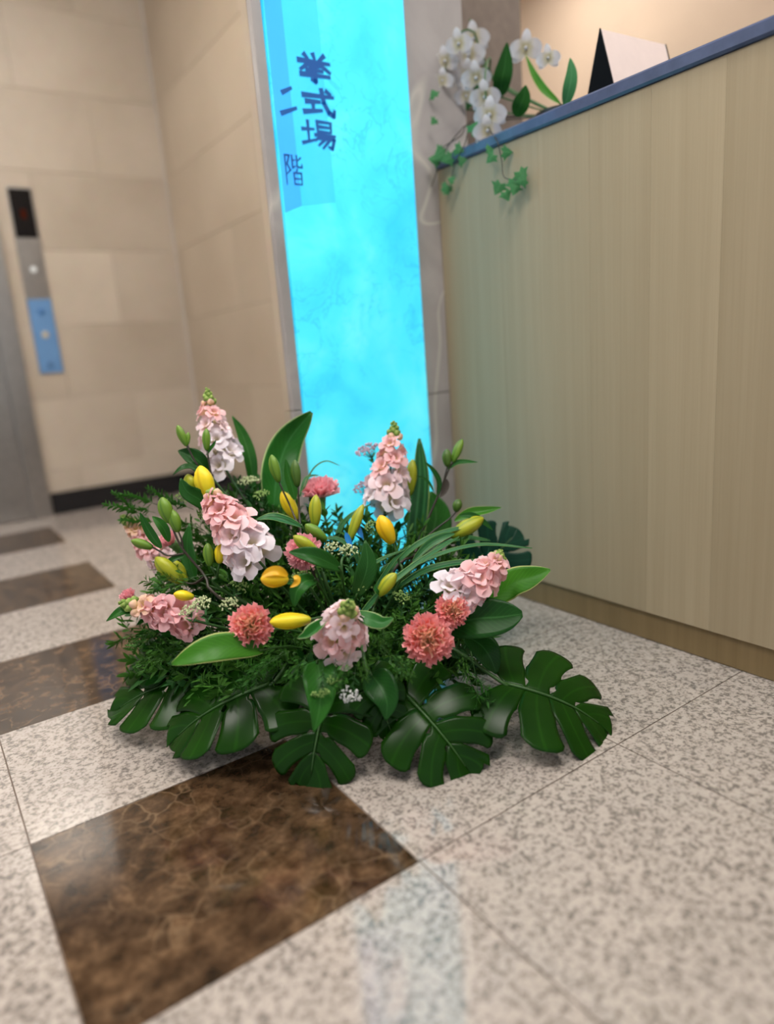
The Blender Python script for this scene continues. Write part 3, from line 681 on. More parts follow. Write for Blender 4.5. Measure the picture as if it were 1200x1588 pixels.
lily('short lily stem with a small yellow bud right of the centre', [(575, 960, 1.17), (580, 940, 1.16), (588, 922, 1.15)], [((587, 924, 1.15), (614, 889, 1.14), 21, 'bud_yg')], [([(590, 925, 1.15), (585, 918, 1.14), (582, 912, 1.14), (584, 905, 1.14)], .008, 'leafedge')], dark=False)
d = 1.42
lily('dark lily stem with two small upright green buds before the grey pillar edge', [(635, 880, 1.36), (650, 835, 1.4), (672, 785, d), (686, 752, d), (694, 722, d)],
     [((694, 724, d), (693, 696, d), 15, 'bud_d'), ((702, 717, d), (717, 681, d), 14, 'bud_g', [(690, 742, d), (696, 728, d)]), ((707, 794, 1.4), (712, 774, 1.4), 15, 'bud_d', [(645, 850, 1.38), (670, 825, 1.39), (695, 806, 1.4)])],
     [([(694, 728, d), (707, 718, d), (722, 716, d), (741, 717, d)], .012, 'leafedge'), ([(678, 770, d), (681, 748, d), (672, 730, d), (659, 716, d)], .012, 'leafdark'), ([(690, 742, d), (692, 752, d), (688, 764, d), (682, 772, d)], .014, 'stemdark'), ([(672, 762, d), (665, 748, d), (655, 741, d), (645, 738, d)], .006, 'leafdark')])
d = 1.34
lily('lily stem with a long yellow green bud pointing right at the counter', [(610, 885, 1.3), (650, 860, d), (685, 840, d), (700, 833, d)],
     [((699, 833, d), (750, 803, d), 25, 'bud_yg')],
     [([(705, 808, d+.03), (728, 796, d+.03), (752, 792, d+.03), (777, 787, d+.03)], .022, 'leaflight'), ([(712, 800, d), (732, 800, d), (750, 810, d), (764, 822, d)], .014, 'leafdark'), ([(655, 862, d), (672, 845, d), (690, 832, d), (712, 822, d)], .016, 'leafedge'), ([(640, 870, d-.03), (665, 845, d-.03), (690, 832, d-.03), (705, 828, d-.03)], .018, 'blade')])
lily('golden bud just starting to open, left of the centre', [(490, 925, 1.17), (470, 905, 1.13), (448, 899, 1.1)],
     [((447, 899, 1.10), (404, 898, 1.085), 25, 'bud_o')], [([(446, 893, 1.095), (432, 886, 1.085), (418, 887, 1.08), (406, 893, 1.08)], .017, 'bud_o'), ([(456, 893, 1.08), (461, 898, 1.075), (459, 905, 1.075), (450, 911, 1.075)], .011, 'bud_o')], dark=False)
lily('plump bright yellow bud lying level at the front', [(520, 965, 1.14), (500, 958, 1.11), (482, 960, 1.09)], [((482, 961, 1.09), (418, 965, 1.075), 25, 'bud_y')], dark=False)
lily('small yellow bud above the left pink spike', [(330, 935, 1.22), (315, 928, 1.2), (302, 925, 1.18)], [((301, 926, 1.18), (269, 921, 1.17), 16, 'bud_y')], dark=False)

# ------------------------------------------------------------------ snapdragon spikes
def floret_mesh(seed):
    rnd = random.Random(seed); mb = MB()
    for layer, (R0, k) in enumerate(((1.0, 5), (.55, 3))):
        na, nr = 30, 6; v = []; c = []; f = []; ph = rnd.uniform(0, 6); off = rnd.uniform(0, 6)
        lob = [rnd.uniform(.86, 1.12) for _ in range(k)]; tilt = [rnd.uniform(-.12, .16) for _ in range(k)]
        for q in range(nr+1):
            p = q/nr
            for a in range(na):
                th = 2*math.pi*a/na; x = th/(2*math.pi)*k; g = int(x) % k; e = abs((x % 1)*2-1)      # e: 0 mid lobe, 1 in the notch
                lf = lob[g]*(1-e**3)+.95*e**3
                rr = R0*(.12+.88*p)*lf*(1-.42*p*p*e**4)
                z = -.85+1.05*min(1, p*1.9)**.7-.30*max(0, p-.55)+layer*.30*p+(tilt[g]+.10*math.sin(2*math.pi*x*2+ph))*p*p*(1-e)+.16*p*p*e**2+.05*p**4*math.sin(th*17+ph)
                v.append((rr*math.cos(th+off), rr*math.sin(th+off), z*.6)); c.append((p*.9+.08*layer, a/na, 0))
        for q in range(nr):
            for a in range(na): f.append((q*na+a, q*na+(a+1) % na, (q+1)*na+(a+1) % na, (q+1)*na+a))
        mb.add(v, f, c)
    return mb.mesh('floret')
FLO = [floret_mesh(i) for i in range(5)]
mbb = MB(); lathe(mbb, [(.25, 0), (.8, .25), (1, .6), (.7, 1.1), (.3, 1.4), (.03, 1.5)], 9, ridge=.1); BUDM = mbb.mesh('flower_bud')
def snap(label, pts, r, mats, nflo=15, bud_from=0, bud_to=.34, budr=.006, seed=0, spread=.75, facing=.0, tipmat='budgreen'):
    rnd = random.Random(seed); P = [at(*p) for p in pts]            # tip first, foot last
    t_ = thing('snapdragon_spike', root(P[-1]), label, 'flower', 'pink snapdragon spikes'); org = t_.location
    mb = MB(); tube(mb, [org, (org+P[-1])/2+(P[-1]-P[0]).normalized()*-.01, P[-1]]+P[-2::-1], .0032, 6, 20, .0011); part('stem', mb, M['stem'], t_)
    Q = spline(P, 40)
    def put(me, name, t, ang, rad, size, mat, tiltup, zs=1):
        i = min(39, max(0, int(t*40))); p = Q[i]; T = (Q[i]-Q[i+1]).normalized()      # towards the tip
        B = perp(T); N_ = T.cross(B); d = (B*math.cos(ang)+N_*math.sin(ang)); d = (d+to_cam(p)*facing)
        d = d-T*d.dot(T)*.6; d.normalize(); dr = (d+T*tiltup).normalized()
        o = link(name, me, M[mat], t_); R_ = axes(dr) @ Matrix.Rotation(rnd.uniform(0, 6.28), 3, 'Z')
        mm = R_.to_4x4() @ Matrix.Diagonal((size, size, size*zs, 1)); mm.translation = p+d*rad-org
        o.matrix_local = mm; return o
    nb = 16
    for i in range(nb):
        u = (i+.5)/nb; t = bud_from+(bud_to-bud_from)*u
        put(BUDM, 'flower_bud', t, i*2.4+seed, .001+budr*.7*u, budr*(.35+.65*u), tipmat if u < .8 else 'flo_peach', .9, 1.1)
    for i in range(nflo):
        u = (i+.5)/nflo; t = bud_to+(1-bud_to)*u
        k = min(len(mats)-1, int(u*len(mats)+rnd.uniform(-.3, .3))); k = max(0, k)
        put(FLO[i % 5], 'floret', t, i*2.4+seed, r*spread*(.45+.5*u), r*(.62+.38*min(1, u*1.6))*rnd.uniform(.9, 1.1), mats[k], .35+.3*(1-u))
    return t_
snap('tallest pink and white snapdragon spike at the top left', [(322, 604, 1.42), (326, 640, 1.42), (336, 685, 1.42), (350, 728, 1.42)], .0365, ['flo_pink', 'flo_pale', 'flo_white', 'flo_white'], 12, 0, .27, .0085, 1, .9, facing=.35)
snap('pale pink snapdragon spike standing before the blue sign', [(611, 656, 1.43), (610, 690, 1.43), (604, 740, 1.43), (597, 792, 1.43)], .0375, ['flo_pink', 'flo_pink', 'flo_pale', 'flo_white'], 13, 0, .30, .0095, 2, 1.0, facing=.35)
snap('full pink snapdragon spike leaning left of the centre', [(328, 762, 1.24), (345, 795, 1.22), (370, 830, 1.21), (398, 866, 1.21)], .0395, ['flo_rose', 'flo_pink', 'flo_pink', 'flo_pale', 'flo_white'], 14, .0, .14, .010, 3, .9, facing=.55)
snap('dusty pink snapdragon spike lying to the left above the leaves', [(188, 936, 1.2), (222, 942, 1.2), (262, 950, 1.2), (302, 962, 1.2)], .0340, ['flo_peach', 'flo_rose', 'flo_rose', 'flo_rose'], 11, 0, .32, .010, 4, .75, facing=.5)
snap('pink snapdragon with green buds pointing at the viewer at the front', [(541, 930, 1.03), (538, 948, 1.06), (532, 970, 1.09), (526, 990, 1.12)], .0340, ['flo_pale', 'flo_pink', 'flo_pale'], 10, .1, .42, .0095, 5, 1.1, facing=.25)
snap('bright pink snapdragon spike at the right above two carnations', [(776, 856, 1.2), (762, 880, 1.19), (732, 908, 1.18), (692, 928, 1.18)], .0385, ['flo_pink', 'flo_pink', 'flo_pink', 'flo_pale', 'flo_white'], 12, 0, .24, .009, 6, .8, facing=.6)
snap('pale pink snapdragon spike at the far left behind the lily stem', [(190, 800, 1.42), (208, 820, 1.42), (232, 848, 1.42), (262, 880, 1.42)], .0290, ['flo_peach', 'flo_pink', 'flo_pale'], 11, 0, .3, .008, 8, .7, facing=.4)

# ------------------------------------------------------------------ carnations
def carn_petal(seed):
    rnd = random.Random(seed); mb = MB(); nu, nv = 12, 6; v = []; c = []; f = []; ph = rnd.uniform(0, 6)
    for i in range(nv+1):
        p = i/nv
        for j in range(nu+1):
            s = j/nu*2-1; edge = (1+.09*(1 if j % 2 else -1)*(p > .9))*(1-.13*s*s)
            wd = .12+.62*p**.8
            v.append((s*wd, p*edge, .16*p*p*math.sin(s*5.5+ph)+.07*p*math.sin(s*11+ph)+.10*p*p)); c.append((p, j/nu, 0))
    for i in range(nv):
        for j in range(nu): f.append((i*(nu+1)+j, i*(nu+1)+j+1, (i+1)*(nu+1)+j+1, (i+1)*(nu+1)+j))
    mb.add(v, f, c); return mb.mesh('petal')
CP = [carn_petal(i) for i in range(4)]
def carnation(label, px, py, d, rpx, face, mat='carn', layers=((9, 14, 1.0), (8, 33, .95), (8, 53, .86), (6, 72, .74)), seed=0):
    rnd = random.Random(seed); p = at(px, py, d); face = Vector(face).normalized(); r = rpx/F*d; org = p-face*r*.62
    t_ = thing('carnation', root(p), label, 'carnation', 'coral pink carnations'); R0 = axes(face); base = t_.location
    mb = MB(); tube(mb, [base, (base+org)/2+UP*.02, org-face*.02, org], .0024, 6, 10); part('stem', mb, M['stem'], t_)
    mb = MB(); lathe(mb, [(.003, -.02), (.0065, -.015), (.0085, 0), (.010, r*.3)], 10, org, R0); part('calyx', mb, M['calyx'], t_)
    for li, (n, el, sc) in enumerate(layers):
        for i in range(n):
            a = 2*math.pi*(i+.5*li)/n+rnd.uniform(-.15, .15); e = math.radians(el+rnd.uniform(-6, 6))
            R_ = R0 @ Matrix.Rotation(a, 3, 'Z') @ Matrix.Rotation(e, 3, 'X')
            o = link('petal', CP[(i+li) % 4], M['carn_in' if mat == 'carn' and li >= len(layers)-(1 if i % 3 else 2) else mat], t_); s = r*1.02*sc*rnd.uniform(.94, 1.06)
            mm = R_.to_4x4() @ Matrix.Diagonal((s, s, s, 1)); mm.translation = org+face*r*(.10+.10*li)-base; o.matrix_local = mm
def fc(px, py, d, up=.35, rx=0): return to_cam(at(px, py, d))+UP*up+RX*rx
carnation('coral carnation with frilled edge left of the level yellow bud', 388, 970, 1.12, 33, fc(388, 970, 1.12, .25, -.1), seed=1)
carnation('largest coral carnation, at the front right of the centre', 664, 990, 1.11, 38, fc(664, 990, 1.11, .15, .1), seed=2)
carnation('smaller coral carnation touching the largest one', 702, 946, 1.135, 26, fc(702, 946, 1.13, .15, .15), seed=3)
carnation('pink carnation seen from the side before the blue sign', 497, 757, 1.42, 30, UP+CAMW*.15, 'carn2', ((8, 30, 1.0), (8, 48, .95), (6, 66, .85)), 4)
carnation('pink carnation half hidden by a yellow green bud in the centre', 468, 855, 1.2, 28, fc(468, 855, 1.2, .2, -.4), 'carn2', seed=5)
carnation('small closed pink carnation behind the left lily stem', 262, 838, 1.33, 19, UP*.9+CAMW*.4-RX*.6, 'carn2', ((6, 55, 1.0), (6, 68, 1.0), (5, 80, .9)), 6)
carnation('small pink carnation at the far left above the dusty spike', 199, 924, 1.24, 15, UP*.9+CAMW*.4-RX*.3, 'carn2', ((6, 50, 1.0), (6, 66, 1.0), (4, 80, .9)), 7)

# ------------------------------------------------------------------ filler greenery
def leaflet(mb, p, d, n, L, W, mi=0, t=0.5):
    d = d.normalized(); b = d.cross(n)
    b = b.normalized() if b.length > 1e-4 else perp(d); nn = b.cross(d)
    v = [p, p+d*L*.35+b*W*.5+nn*W*.18, p+d*L*.75+b*W*.36+nn*W*.12, p+d*L, p+d*L*.75-b*W*.36+nn*W*.12, p+d*L*.35-b*W*.5+nn*W*.18, p+d*L*.5]
    mb.add(v, [(0, 1, 6), (1, 2, 6), (2, 3, 6), (3, 4, 6), (4, 5, 6), (5, 0, 6)], [(t, .5, 0), (t, .95, 0), (t, .95, 0), (t, .5, 0), (t, .05, 0), (t, .05, 0), (t, .5, 0)], mi)
def sprig_mesh(kind, seed):
    rnd = random.Random(seed); mb = MB(); st = MB()
    bend = Vector((rnd.uniform(-.12, .12), rnd.uniform(-.12, .12), 0))
    ax = lambda t: Vector((0, 0, t))+bend*t*t
    tube(st, [ax(0), ax(.5), ax(1)], .009, 4, 6, .004)
    if kind == 'fern':                  # side twigs with needle leaflets
        for i in range(13):
            t = .32+.66*i/12; a = i*2.4; d = Vector((math.cos(a), math.sin(a), .75)); L = .34*(1-.6*(t-.3))
            e = ax(t)+d.normalized()*L; tube(st, [ax(t), e], .005, 3, 2, .003)
            for j in range(8):
                u = .25+.75*j/7; q = ax(t).lerp(e, u); s = 1 if j % 2 else -1
                sd = d.cross(Vector((rnd.uniform(-1, 1), rnd.uniform(-1, 1), rnd.uniform(-1, 1)))).normalized()
                leaflet(mb, q, d.normalized()*.7+sd*s, Vector((0, 0, 1)), .15, .042, t=u)
    elif kind == 'small':               # small ovate leaves in pairs
        for i in range(15):
            t = .25+.75*i/14; a = i*1.7+rnd.uniform(-.3, .3)
            for s in (0, math.pi):
                d = Vector((math.cos(a+s), math.sin(a+s), rnd.uniform(.3, .9)))
                leaflet(mb, ax(t), d, Vector((0, 0, 1)), .26*(1.1-.5*t), .115*(1.1-.4*t), t=t)
        leaflet(mb, ax(1), Vector((0, 0, 1)), Vector((1, 0, 0)), .16, .07)
    elif kind == 'lance':
        for i in range(12):
            t = .2+.8*i/11; a = i*2.3
            d = Vector((math.cos(a), math.sin(a), rnd.uniform(.5, 1.2)))
            leaflet(mb, ax(t), d, Vector((0, 0, 1)), .42*(1.1-.5*t), .13, t=t)
    else:                               # blossom umbel
        for i in range(9):
            t = .3+.4*i/8; a = i*2.4; leaflet(mb, ax(t), Vector((math.cos(a), math.sin(a), .6)), Vector((0, 0, 1)), .22, .08, t=t)
        for i in range(26):
            a = i*2.4; rr = .30*math.sqrt(i/26); e = Vector((rr*math.cos(a), rr*math.sin(a), .98-rr*rr*1.0+rnd.uniform(-.05, .05)))+bend
            tube(st, [ax(.72), e], .004, 3, 2, .003)
            for k in range(4):
                q = e+Vector((rnd.uniform(-.035, .035), rnd.uniform(-.035, .035), rnd.uniform(-.02, .03)))
                b = .021+rnd.uniform(0, .012)
                mb.add([q+Vector(x)*b for x in ((1, 0, 0), (-1, 0, 0), (0, 1, 0), (0, -1, 0), (0, 0, 1), (0, 0, -1))],
                       [(0, 2, 4), (2, 1, 4), (1, 3, 4), (3, 0, 4), (2, 0, 5), (1, 2, 5), (3, 1, 5), (0, 3, 5)], mi=1)
    return mb.mesh('foliage'), st.mesh('stem')
SPR = {k: [sprig_mesh(k, i*5+j) for i in range(5)] for j, k in enumerate(('fern', 'small', 'lance', 'umbel'))}
def sprig(kind, base, tip, label, group, mats, name, i=0, cat='foliage', scale=1.0, wide=1.0):
    base, tip = Vector(base), Vector(tip); d = tip-base; L = d.length*scale
    t_ = thing(name, tip-d.normalized()*L, label, cat, group); fm, sm = SPR[kind][i % 5]
    R_ = axes(d) @ Matrix.Rotation(i*1.3, 3, 'Z'); mm = R_.to_4x4() @ Matrix.Diagonal((L*wide, L*wide, L, 1))
    o = link('stem', sm, M['stem'], t_); o.matrix_local = mm
    if kind == 'umbel':
        if len(fm.materials) == 0: fm.materials.append(M['sage']); fm.materials.append(M['tiny'])
        o = bpy.data.objects.new('blossom', fm); C.objects.link(o); o.parent = t_
        o.material_slots[0].link = 'OBJECT'; o.material_slots[0].material = M[mats[0]]; o.material_slots[1].link = 'OBJECT'; o.material_slots[1].material = M[mats[1]]
    else: o = link('foliage', fm, M[mats[0]], t_)
    o['kind'] = 'stuff'; o.matrix_local = mm
    return t_
def inside(poly, x, y):
    r = False; j = len(poly)-1
    for i in range(len(poly)):
        (xi, yi), (xj, yj) = poly[i], poly[j]
        if (yi > y) != (yj > y) and x < (xj-xi)*(y-yi)/(yj-yi)+xi: r = not r
        j = i
    return r
DOME = [(196, 970), (183, 1010), (225, 905), (262, 850), (310, 790), (345, 745), (400, 742), (440, 790), (470, 765), (520, 770), (540, 800), (590, 800), (650, 810), (710, 830), (770, 880), (780, 950), (745, 1040), (690, 1075), (640, 1065), (560, 1055), (470, 1060), (400, 1082), (290, 1075), (195, 1058)]
def dome_depth(x, y):
    t = (y-740)/320; d = 1.44-.30*t; return d+.10*((x-520)/330)**2*(.3+t*.7)
rnd = random.Random(42); cells = []
step = 25
for gy in range(745, 1085, step):
    for gx in range(190, 790, step):
        x, y = gx+rnd.uniform(-12, 12)+(step/2 if (gy//step) % 2 else 0), gy+rnd.uniform(-12, 12)
        if inside(DOME, x, y): cells.append((x, y))
SPL = {'fern': ('dark feathery filler sprig packed between the flowers', 'dark feathery filler sprigs', 'feathery_sprig'),
       'small': ('small leaved grey green filler sprig between the flowers', 'small leaved filler sprigs', 'leafy_sprig'),
       'lance': ('dark narrow leaved filler sprig deep among the flowers', 'narrow leaved filler sprigs', 'narrow_leaf_sprig')}
for i, (x, y) in enumerate(cells):
    kind = rnd.choice(['fern', 'fern', 'small', 'small', 'lance'])
    tip = at(x, y, dome_depth(x, y)+rnd.uniform(.0, .09)); b = root(tip); L = (tip-b).length
    lab, grp, nm = SPL[kind]
    sc = min(1.0, .17/L) if L > .17 else 1.0
    mt = {'fern': 'fern', 'small': rnd.choice(['sage', 'fern']), 'lance': 'leafdark'}[kind]
    sprig(kind, b, tip, lab, grp, (mt,), nm, i, scale=sc, wide=.85 if kind != 'lance' else .7)
# singled out greenery
def px_sprig(kind, x0, y0, x1, y1, d, label, group, mats, name, i, wide=1.0, d2=None, cat='foliage'):
    return sprig(kind, at(x0, y0, d2 or d), at(x1, y1, d), label, group, mats, name, i, cat, 1.0, wide)
for i, (x0, y0, x1, y1, d, lb) in enumerate([(440, 1010, 375, 1060, 1.10, 'light feathery sprig hanging over the dark front left monstera'), (450, 1010, 400, 1035, 1.09, 'light feathery sprig right beside the light green pointed leaf'), (640, 1000, 618, 1050, 1.10, 'feathery sprig below the largest carnation'),
        (730, 1010, 752, 1110, 1.13, 'pale feathery sprig hanging over the right monstera leaf'), (705, 1000, 722, 1050, 1.13, 'feathery sprig beside the right monstera stalk'), (260, 960, 205, 1000, 1.22, 'dark feathery sprig below the dusty pink spike'), (290, 985, 225, 1030, 1.20, 'dark feathery sprig above the leftmost monstera leaf'),
        (330, 890, 235, 905, 1.22, 'feathery sprig above the dusty pink spike'), (590, 960, 600, 1010, 1.1, 'dark feathery sprig left of the largest carnation'), (610, 940, 650, 920, 1.16, 'dark feathery sprig above the largest carnation'), (490, 1000, 446, 1050, 1.06, 'light feathery sprig left of the hanging leaf'), (560, 1000, 566, 1050, 1.06, 'feathery sprig right above the white blossom'), (545, 1005, 525, 1065, 1.05, 'light feathery sprig left above the white blossom'), (590, 1000, 632, 1050, 1.08, 'feathery sprig over the split front leaf')]):
    px_sprig('fern', x0, y0, x1, y1, d, lb, 'hanging feathery sprigs', ('fern2' if i in (0, 1, 3, 10, 12) else 'fern',), 'feathery_sprig', i, .75)
for i, (x0, y0, x1, y1, d, lb) in enumerate([(228, 800, 170, 778, 1.40, 'bright green trailing sprig at the far left over the baseboard'), (250, 785, 196, 762, 1.42, 'trailing sprig just above the far left one'), (285, 785, 232, 760, 1.41, 'leafy sprig before the black baseboard'), (250, 810, 190, 806, 1.40, 'short sprig tip left of the far left pink spike'), (240, 795, 205, 785, 1.39, 'bright sprig under the far left trailing one'), (300, 790, 258, 772, 1.38, 'leafy sprig left of the yellow bud pair'), (215, 800, 182, 762, 1.42, 'upright sprig at the far left before the baseboard')]):
    px_sprig('small', x0, y0, x1, y1, d, lb, 'trailing sprigs at the far left', ('fern2',), 'trailing_sprig', i, 1.0)
UMB = [(330, 985, 310, 930, 1.14, 'tiny', 'right above the dusty pink spike'), (310, 990, 287, 942, 1.15, 'tiny', 'lowest at the left on the dusty pink spike'), (365, 985, 352, 934, 1.15, 'tiny', 'above the red carnation at the left'), (395, 800, 388, 742, 1.40, 'tiny', 'beside the tallest pink spike'), (420, 810, 405, 765, 1.38, 'tinyg', 'below the tall glossy leaf'),
       (545, 905, 537, 848, 1.2, 'tiny', 'in the middle above the front pink spike'), (520, 890, 508, 845, 1.2, 'tiny', 'beside the half hidden carnation'), (555, 950, 562, 905, 1.16, 'tinyg', 'right above the front pink spike'), (520, 1010, 522, 1058, 1.06, 'tinyg', 'below the front pink spike'), (500, 1020, 505, 1078, 1.05, 'tinyg', 'on the hanging pointed leaf'),
       (350, 950, 372, 905, 1.2, 'tinyg', 'right of the small yellow bud'), (590, 840, 568, 815, 1.3, 'tinyg', 'left of the golden bud'), (330, 840, 318, 795, 1.3, 'tinyg', 'left of the full pink spike'), (480, 940, 470, 890, 1.18, 'tinyg', 'right of the opening golden bud'), (620, 970, 628, 925, 1.15, 'tinyg', 'above the largest carnation'),
       (270, 800, 282, 770, 1.36, 'tinyg', 'under the left pair of yellow buds'), (595, 790, 578, 745, 1.44, 'tinyp', 'left of the central pink spike'), (590, 800, 558, 752, 1.45, 'tinyp', 'lowest before the blue sign'), (595, 760, 573, 690, 1.46, 'tinyp', 'highest before the blue sign')]
for i, (x0, y0, x1, y1, d, mt, lb) in enumerate(UMB):
    px_sprig('umbel', x0, y0, x1, y1, d, {'tiny': 'cream', 'tinyg': 'pale green', 'tinyp': 'faded pink'}[mt]+' tiny blossom sprig '+lb, 'tiny blossom sprigs', ('sage', mt), 'blossom_sprig', i, .85, d+.03, 'flower')
px_sprig('umbel', 552, 1030, 548, 1082, 1.045, 'white tiny blossom cluster at the front under the pink spike', None, ('sage', 'tinyw'), 'blossom_sprig', 3, .85, 1.1, 'flower')
# small shiny blue blades set between the leaves
for i, (x, y, d, lb) in enumerate([(697, 1140, 1.15, 'under the split front leaf'), (557, 824, 1.36, 'below the central pink spike'), (540, 838, 1.30, 'in the middle of the foliage')]):
    t_ = thing('cellophane_scrap', at(x, y, d), 'scrap of shiny blue cellophane '+lb, 'cellophane', 'blue cellophane scraps')
    mb = MB(); blade(mb, [at(x-4, y-12, d), at(x, y, d), at(x+6, y+12, d)], .012, to_cam(at(x, y, d))+UP, .3, 8, 2); part('film', mb, M['ribbon'], t_)

# ------------------------------------------------------------------ things on the counter
def ctp(x, y, dx): return on(x, y, 0, XC+dx)
pp = Vector((XC+.20, 1.22, ZT))
pt = thing('flower_pot', pp, 'dark pot of the counter flowers, behind the polished edge', 'pot')
mb = MB(); lathe(mb, [(.05, 0), (.06, .005), (.07, .05), (.072, .06), (.066, .06), (.06, .04)], 20, pp+Vector((0, 0, .0005))); part('pot_body', mb, M['bowl'], pt)
mb = MB(); lathe(mb, [(.058, .03), (.06, .05), (.03, .058), (.001, .06)], 16, pp); part('soil', mb, M['foam'], pt)
def orchid_mesh(seed):
    rnd = random.Random(seed); mb = MB()
    for k, (a, L, W) in enumerate(((90, 1, .62), (215, 1, .6), (325, 1, .6), (0, 1.0, 1.05), (180, 1.0, 1.05))):
        a = math.radians(a+rnd.uniform(-6, 6)); d = Vector((math.cos(a), math.sin(a), 0))
        blade(mb, [Vector((0, 0, 0)), d*.35*L+Vector((0, 0, .10)), d*.7*L+Vector((0, 0, .10)), d*L+Vector((0, 0, -.02))], W, (0, 0, 1), .12, 8, 3, .55, .8)
    lathe(mb, [(.03, 0), (.12, .1), (.14, .2), (.05, .3), (.01, .31)], 8)
    return mb.mesh('blossom')
ORC = [orchid_mesh(i) for i in range(3)]
def orchid(label, path, blooms, dx):
    Q = [pp+Vector((0, 0, .05))]+[ctp(x, y, e) for x, y, e in path]
    t_ = thing('orchid_spray', Q[0], label, 'orchid', 'white orchid sprays on the counter'); mb = MB(); tube(mb, Q, .003, 6, 14, .002); part('stem', mb, M['stem'], t_)
    for i, (x, y, e, rr) in enumerate(blooms):
        rr *= 1.3; p = ctp(x, y, e); o = link('blossom', ORC[i % 3], M['orchid'], t_)
        mm = (axes(to_cam(p)+Vector((random.uniform(-.3, .3), random.uniform(-.3, .3), 0)), UP) @ Matrix.Rotation(-1.57, 3, 'Z')).to_4x4() @ Matrix.Diagonal((rr, rr, rr, 1)); mm.translation = p-Q[0]; o.matrix_local = mm
orchid('white orchid spray drooping nearest to the blue sign', [(760, 120, .15), (735, 50, .1), (705, 60, .05), (690, 110, .03)], [(690, 95, .03, .026), (686, 125, .02, .022), (712, 68, .04, .026)], 0)
orchid('white orchid spray hanging over the counter edge', [(770, 130, .15), (760, 90, .1), (752, 120, .04), (757, 200, .0)], [(752, 150, .03, .028), (760, 178, .015, .03), (755, 203, .0, .026), (738, 120, .05, .028)], 0)
orchid('upright white orchid spray in the middle of the counter flowers', [(765, 120, .18), (745, 60, .16), (728, 30, .14)], [(728, 85, .1, .032), (725, 118, .09, .03), (722, 148, .08, .022), (735, 60, .12, .03), (815, 75, .16, .03), (850, 90, .16, .022)], 0)
def cleaf(label, path, wd, mat):
    Q = [ctp(x, y, e) for x, y, e in path]; t_ = thing('counter_leaf', Q[0], label, 'leaf', 'leaves in the counter flowers')
    mb = MB(); blade(mb, Q, wd, to_cam(Q[1]), .2, 12, 3); part('leaf_blade', mb, M[mat], t_)
    mb = MB(); tube(mb, [pp+Vector((0, 0, .05)), Q[0]], .002, 5, 4); part('stalk', mb, M['stem'], t_)
cleaf('dark green leaf in the counter flowers right of the white orchids', [(775, 150, .12), (778, 125, .1), (783, 100, .1), (786, 66, .1)], .045, 'leafdark')
cleaf('dull green leaf low behind the counter edge', [(800, 180, .1), (806, 165, .09), (812, 150, .09), (815, 132, .09)], .04, 'leafdark')
cleaf('yellow green leaf beside the black tent sign', [(876, 165, .12), (882, 140, .11), (886, 115, .11), (884, 90, .11)], .03, 'ivy')
cleaf('bent brown green blade between orchids and tent sign', [(868, 160, .15), (845, 140, .14), (828, 115, .14), (815, 85, .14)], .018, 'leaflight')
cleaf('pale green leaf behind the white orchids', [(720, 170, .12), (735, 150, .11), (748, 130, .11), (757, 105, .11)], .025, 'ivy')
# ivy
def ivy_mesh():
    mb = MB(); R_ = [(0, 0), (.42, -.28), (.55, .05), (.95, .12), (.52, .42), (.42, .62), (0, 1.15), (-.42, .62), (-.52, .42), (-.95, .12), (-.55, .05), (-.42, -.28)]
    v = [Vector((0, .25, .08))]+[Vector((x, y, -.12*abs(x)-.08*y*y)) for x, y in R_]; n = len(R_)
    mb.add(v, [(0, 1+i, 1+(i+1) % n) for i in range(n)], [(.3, .5, 0)]+[(.5, .5+.3*(x > 0)-.3*(x < 0), 0) for x, y in R_]); return mb.mesh('ivy_leaf')
IVY = ivy_mesh()
def ivy(label, path, leaves):
    Q = [pp+Vector((0, 0, .055))]+[ctp(x, y, e) for x, y, e in path]
    t_ = thing('ivy_strand', Q[0], label, 'ivy', 'ivy strands trailing from the counter'); mb = MB(); tube(mb, Q, .0016, 5, 20, .001); part('stem', mb, M['stemdark'], t_)
    for i, (x, y, e, rr) in enumerate(leaves):
        p = ctp(x, y, e); o = link('ivy_leaf', IVY, M['ivy'], t_)
        rr *= 1.45; mm = (axes(to_cam(p)+UP*.3+Vector((random.uniform(-.4, .4), random.uniform(-.4, .4), 0)), UP) @ Matrix.Rotation(random.uniform(0, 6.28), 3, 'Z')).to_4x4() @ Matrix.Diagonal((rr, rr, rr, 1)); mm.translation = p-Q[0]; o.matrix_local = mm
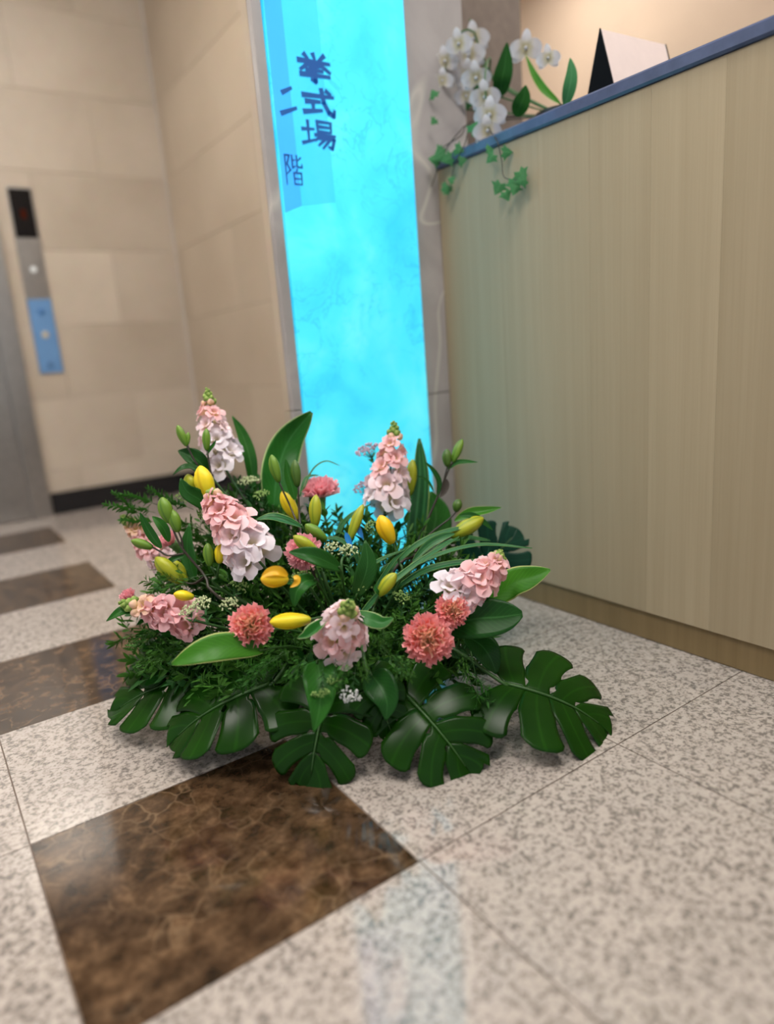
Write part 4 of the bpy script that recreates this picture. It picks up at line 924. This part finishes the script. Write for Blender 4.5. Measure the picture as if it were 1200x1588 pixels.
ivy('ivy strand hanging longest beside the blue sign', [(740, 190, .04), (712, 205, -.02), (690, 235, -.03), (676, 270, -.03), (657, 322, -.03)], [(655, 322, -.03, .014), (668, 314, -.03, .009), (690, 238, -.03, .018), (680, 248, -.032, .016), (700, 244, -.03, .016), (675, 185, -.03, .010), (674, 150, -.02, .012)])
ivy('thin ivy strand reaching left to the blue sign', [(740, 185, .05), (715, 210, -.025), (685, 230, -.03), (662, 252, -.03), (646, 275, -.03)], [(648, 278, -.03, .010), (686, 232, -.035, .015), (706, 230, -.03, .014), (730, 205, -.025, .016)])
ivy('short ivy strand hanging below the counter edge left', [(745, 185, .04), (720, 225, -.03), (703, 262, -.03), (698, 298, -.03)], [(697, 297, -.03, .013), (686, 290, -.03, .012), (703, 280, -.032, .010), (712, 250, -.03, .012)])
ivy('ivy strand with bright leaves hanging before the oak veneer', [(765, 190, .03), (772, 222, -.025), (778, 250, -.03), (782, 275, -.03), (808, 280, -.03)], [(776, 285, -.03, .016), (783, 298, -.032, .013), (797, 278, -.03, .018), (805, 266, -.032, .016), (815, 278, -.03, .014), (800, 288, -.034, .013), (765, 240, -.028, .014), (780, 236, -.03, .014), (755, 232, -.03, .010)])
# tent sign
tp = ctp(930, 137, .10); tp.z = ZT+.0005
tsn = thing('tent_sign', tp, 'black edged tent sign with pale pink face standing on the counter', 'sign')
ang = math.radians(-3); ex = Vector((math.cos(ang), math.sin(ang), 0)); ey = Vector((-math.sin(ang), math.cos(ang), 0))
hh, bw_, ln = .155, .046, .21
def prism(mb, a, b, inset):
    v = []
    for q in (a, b):
        v += [tp+ex*q-ey*(bw_-inset), tp+ex*q+ey*(bw_-inset), tp+ex*q+UP*(hh-inset)]
    mb.add(v, [(0, 2, 1), (3, 4, 5), (0, 1, 4, 3), (1, 2, 5, 4), (2, 0, 3, 5)])
mb = MB(); prism(mb, 0, .004, 0); part('end_panel', mb, M['blackcard'], tsn, False)
mb = MB(); prism(mb, .004, ln, .0015); part('card_face', mb, M['pinkcard'], tsn, False)
mb = MB(); prism(mb, ln, ln+.004, 0); part('end_panel', mb, M['blackcard'], tsn, False)
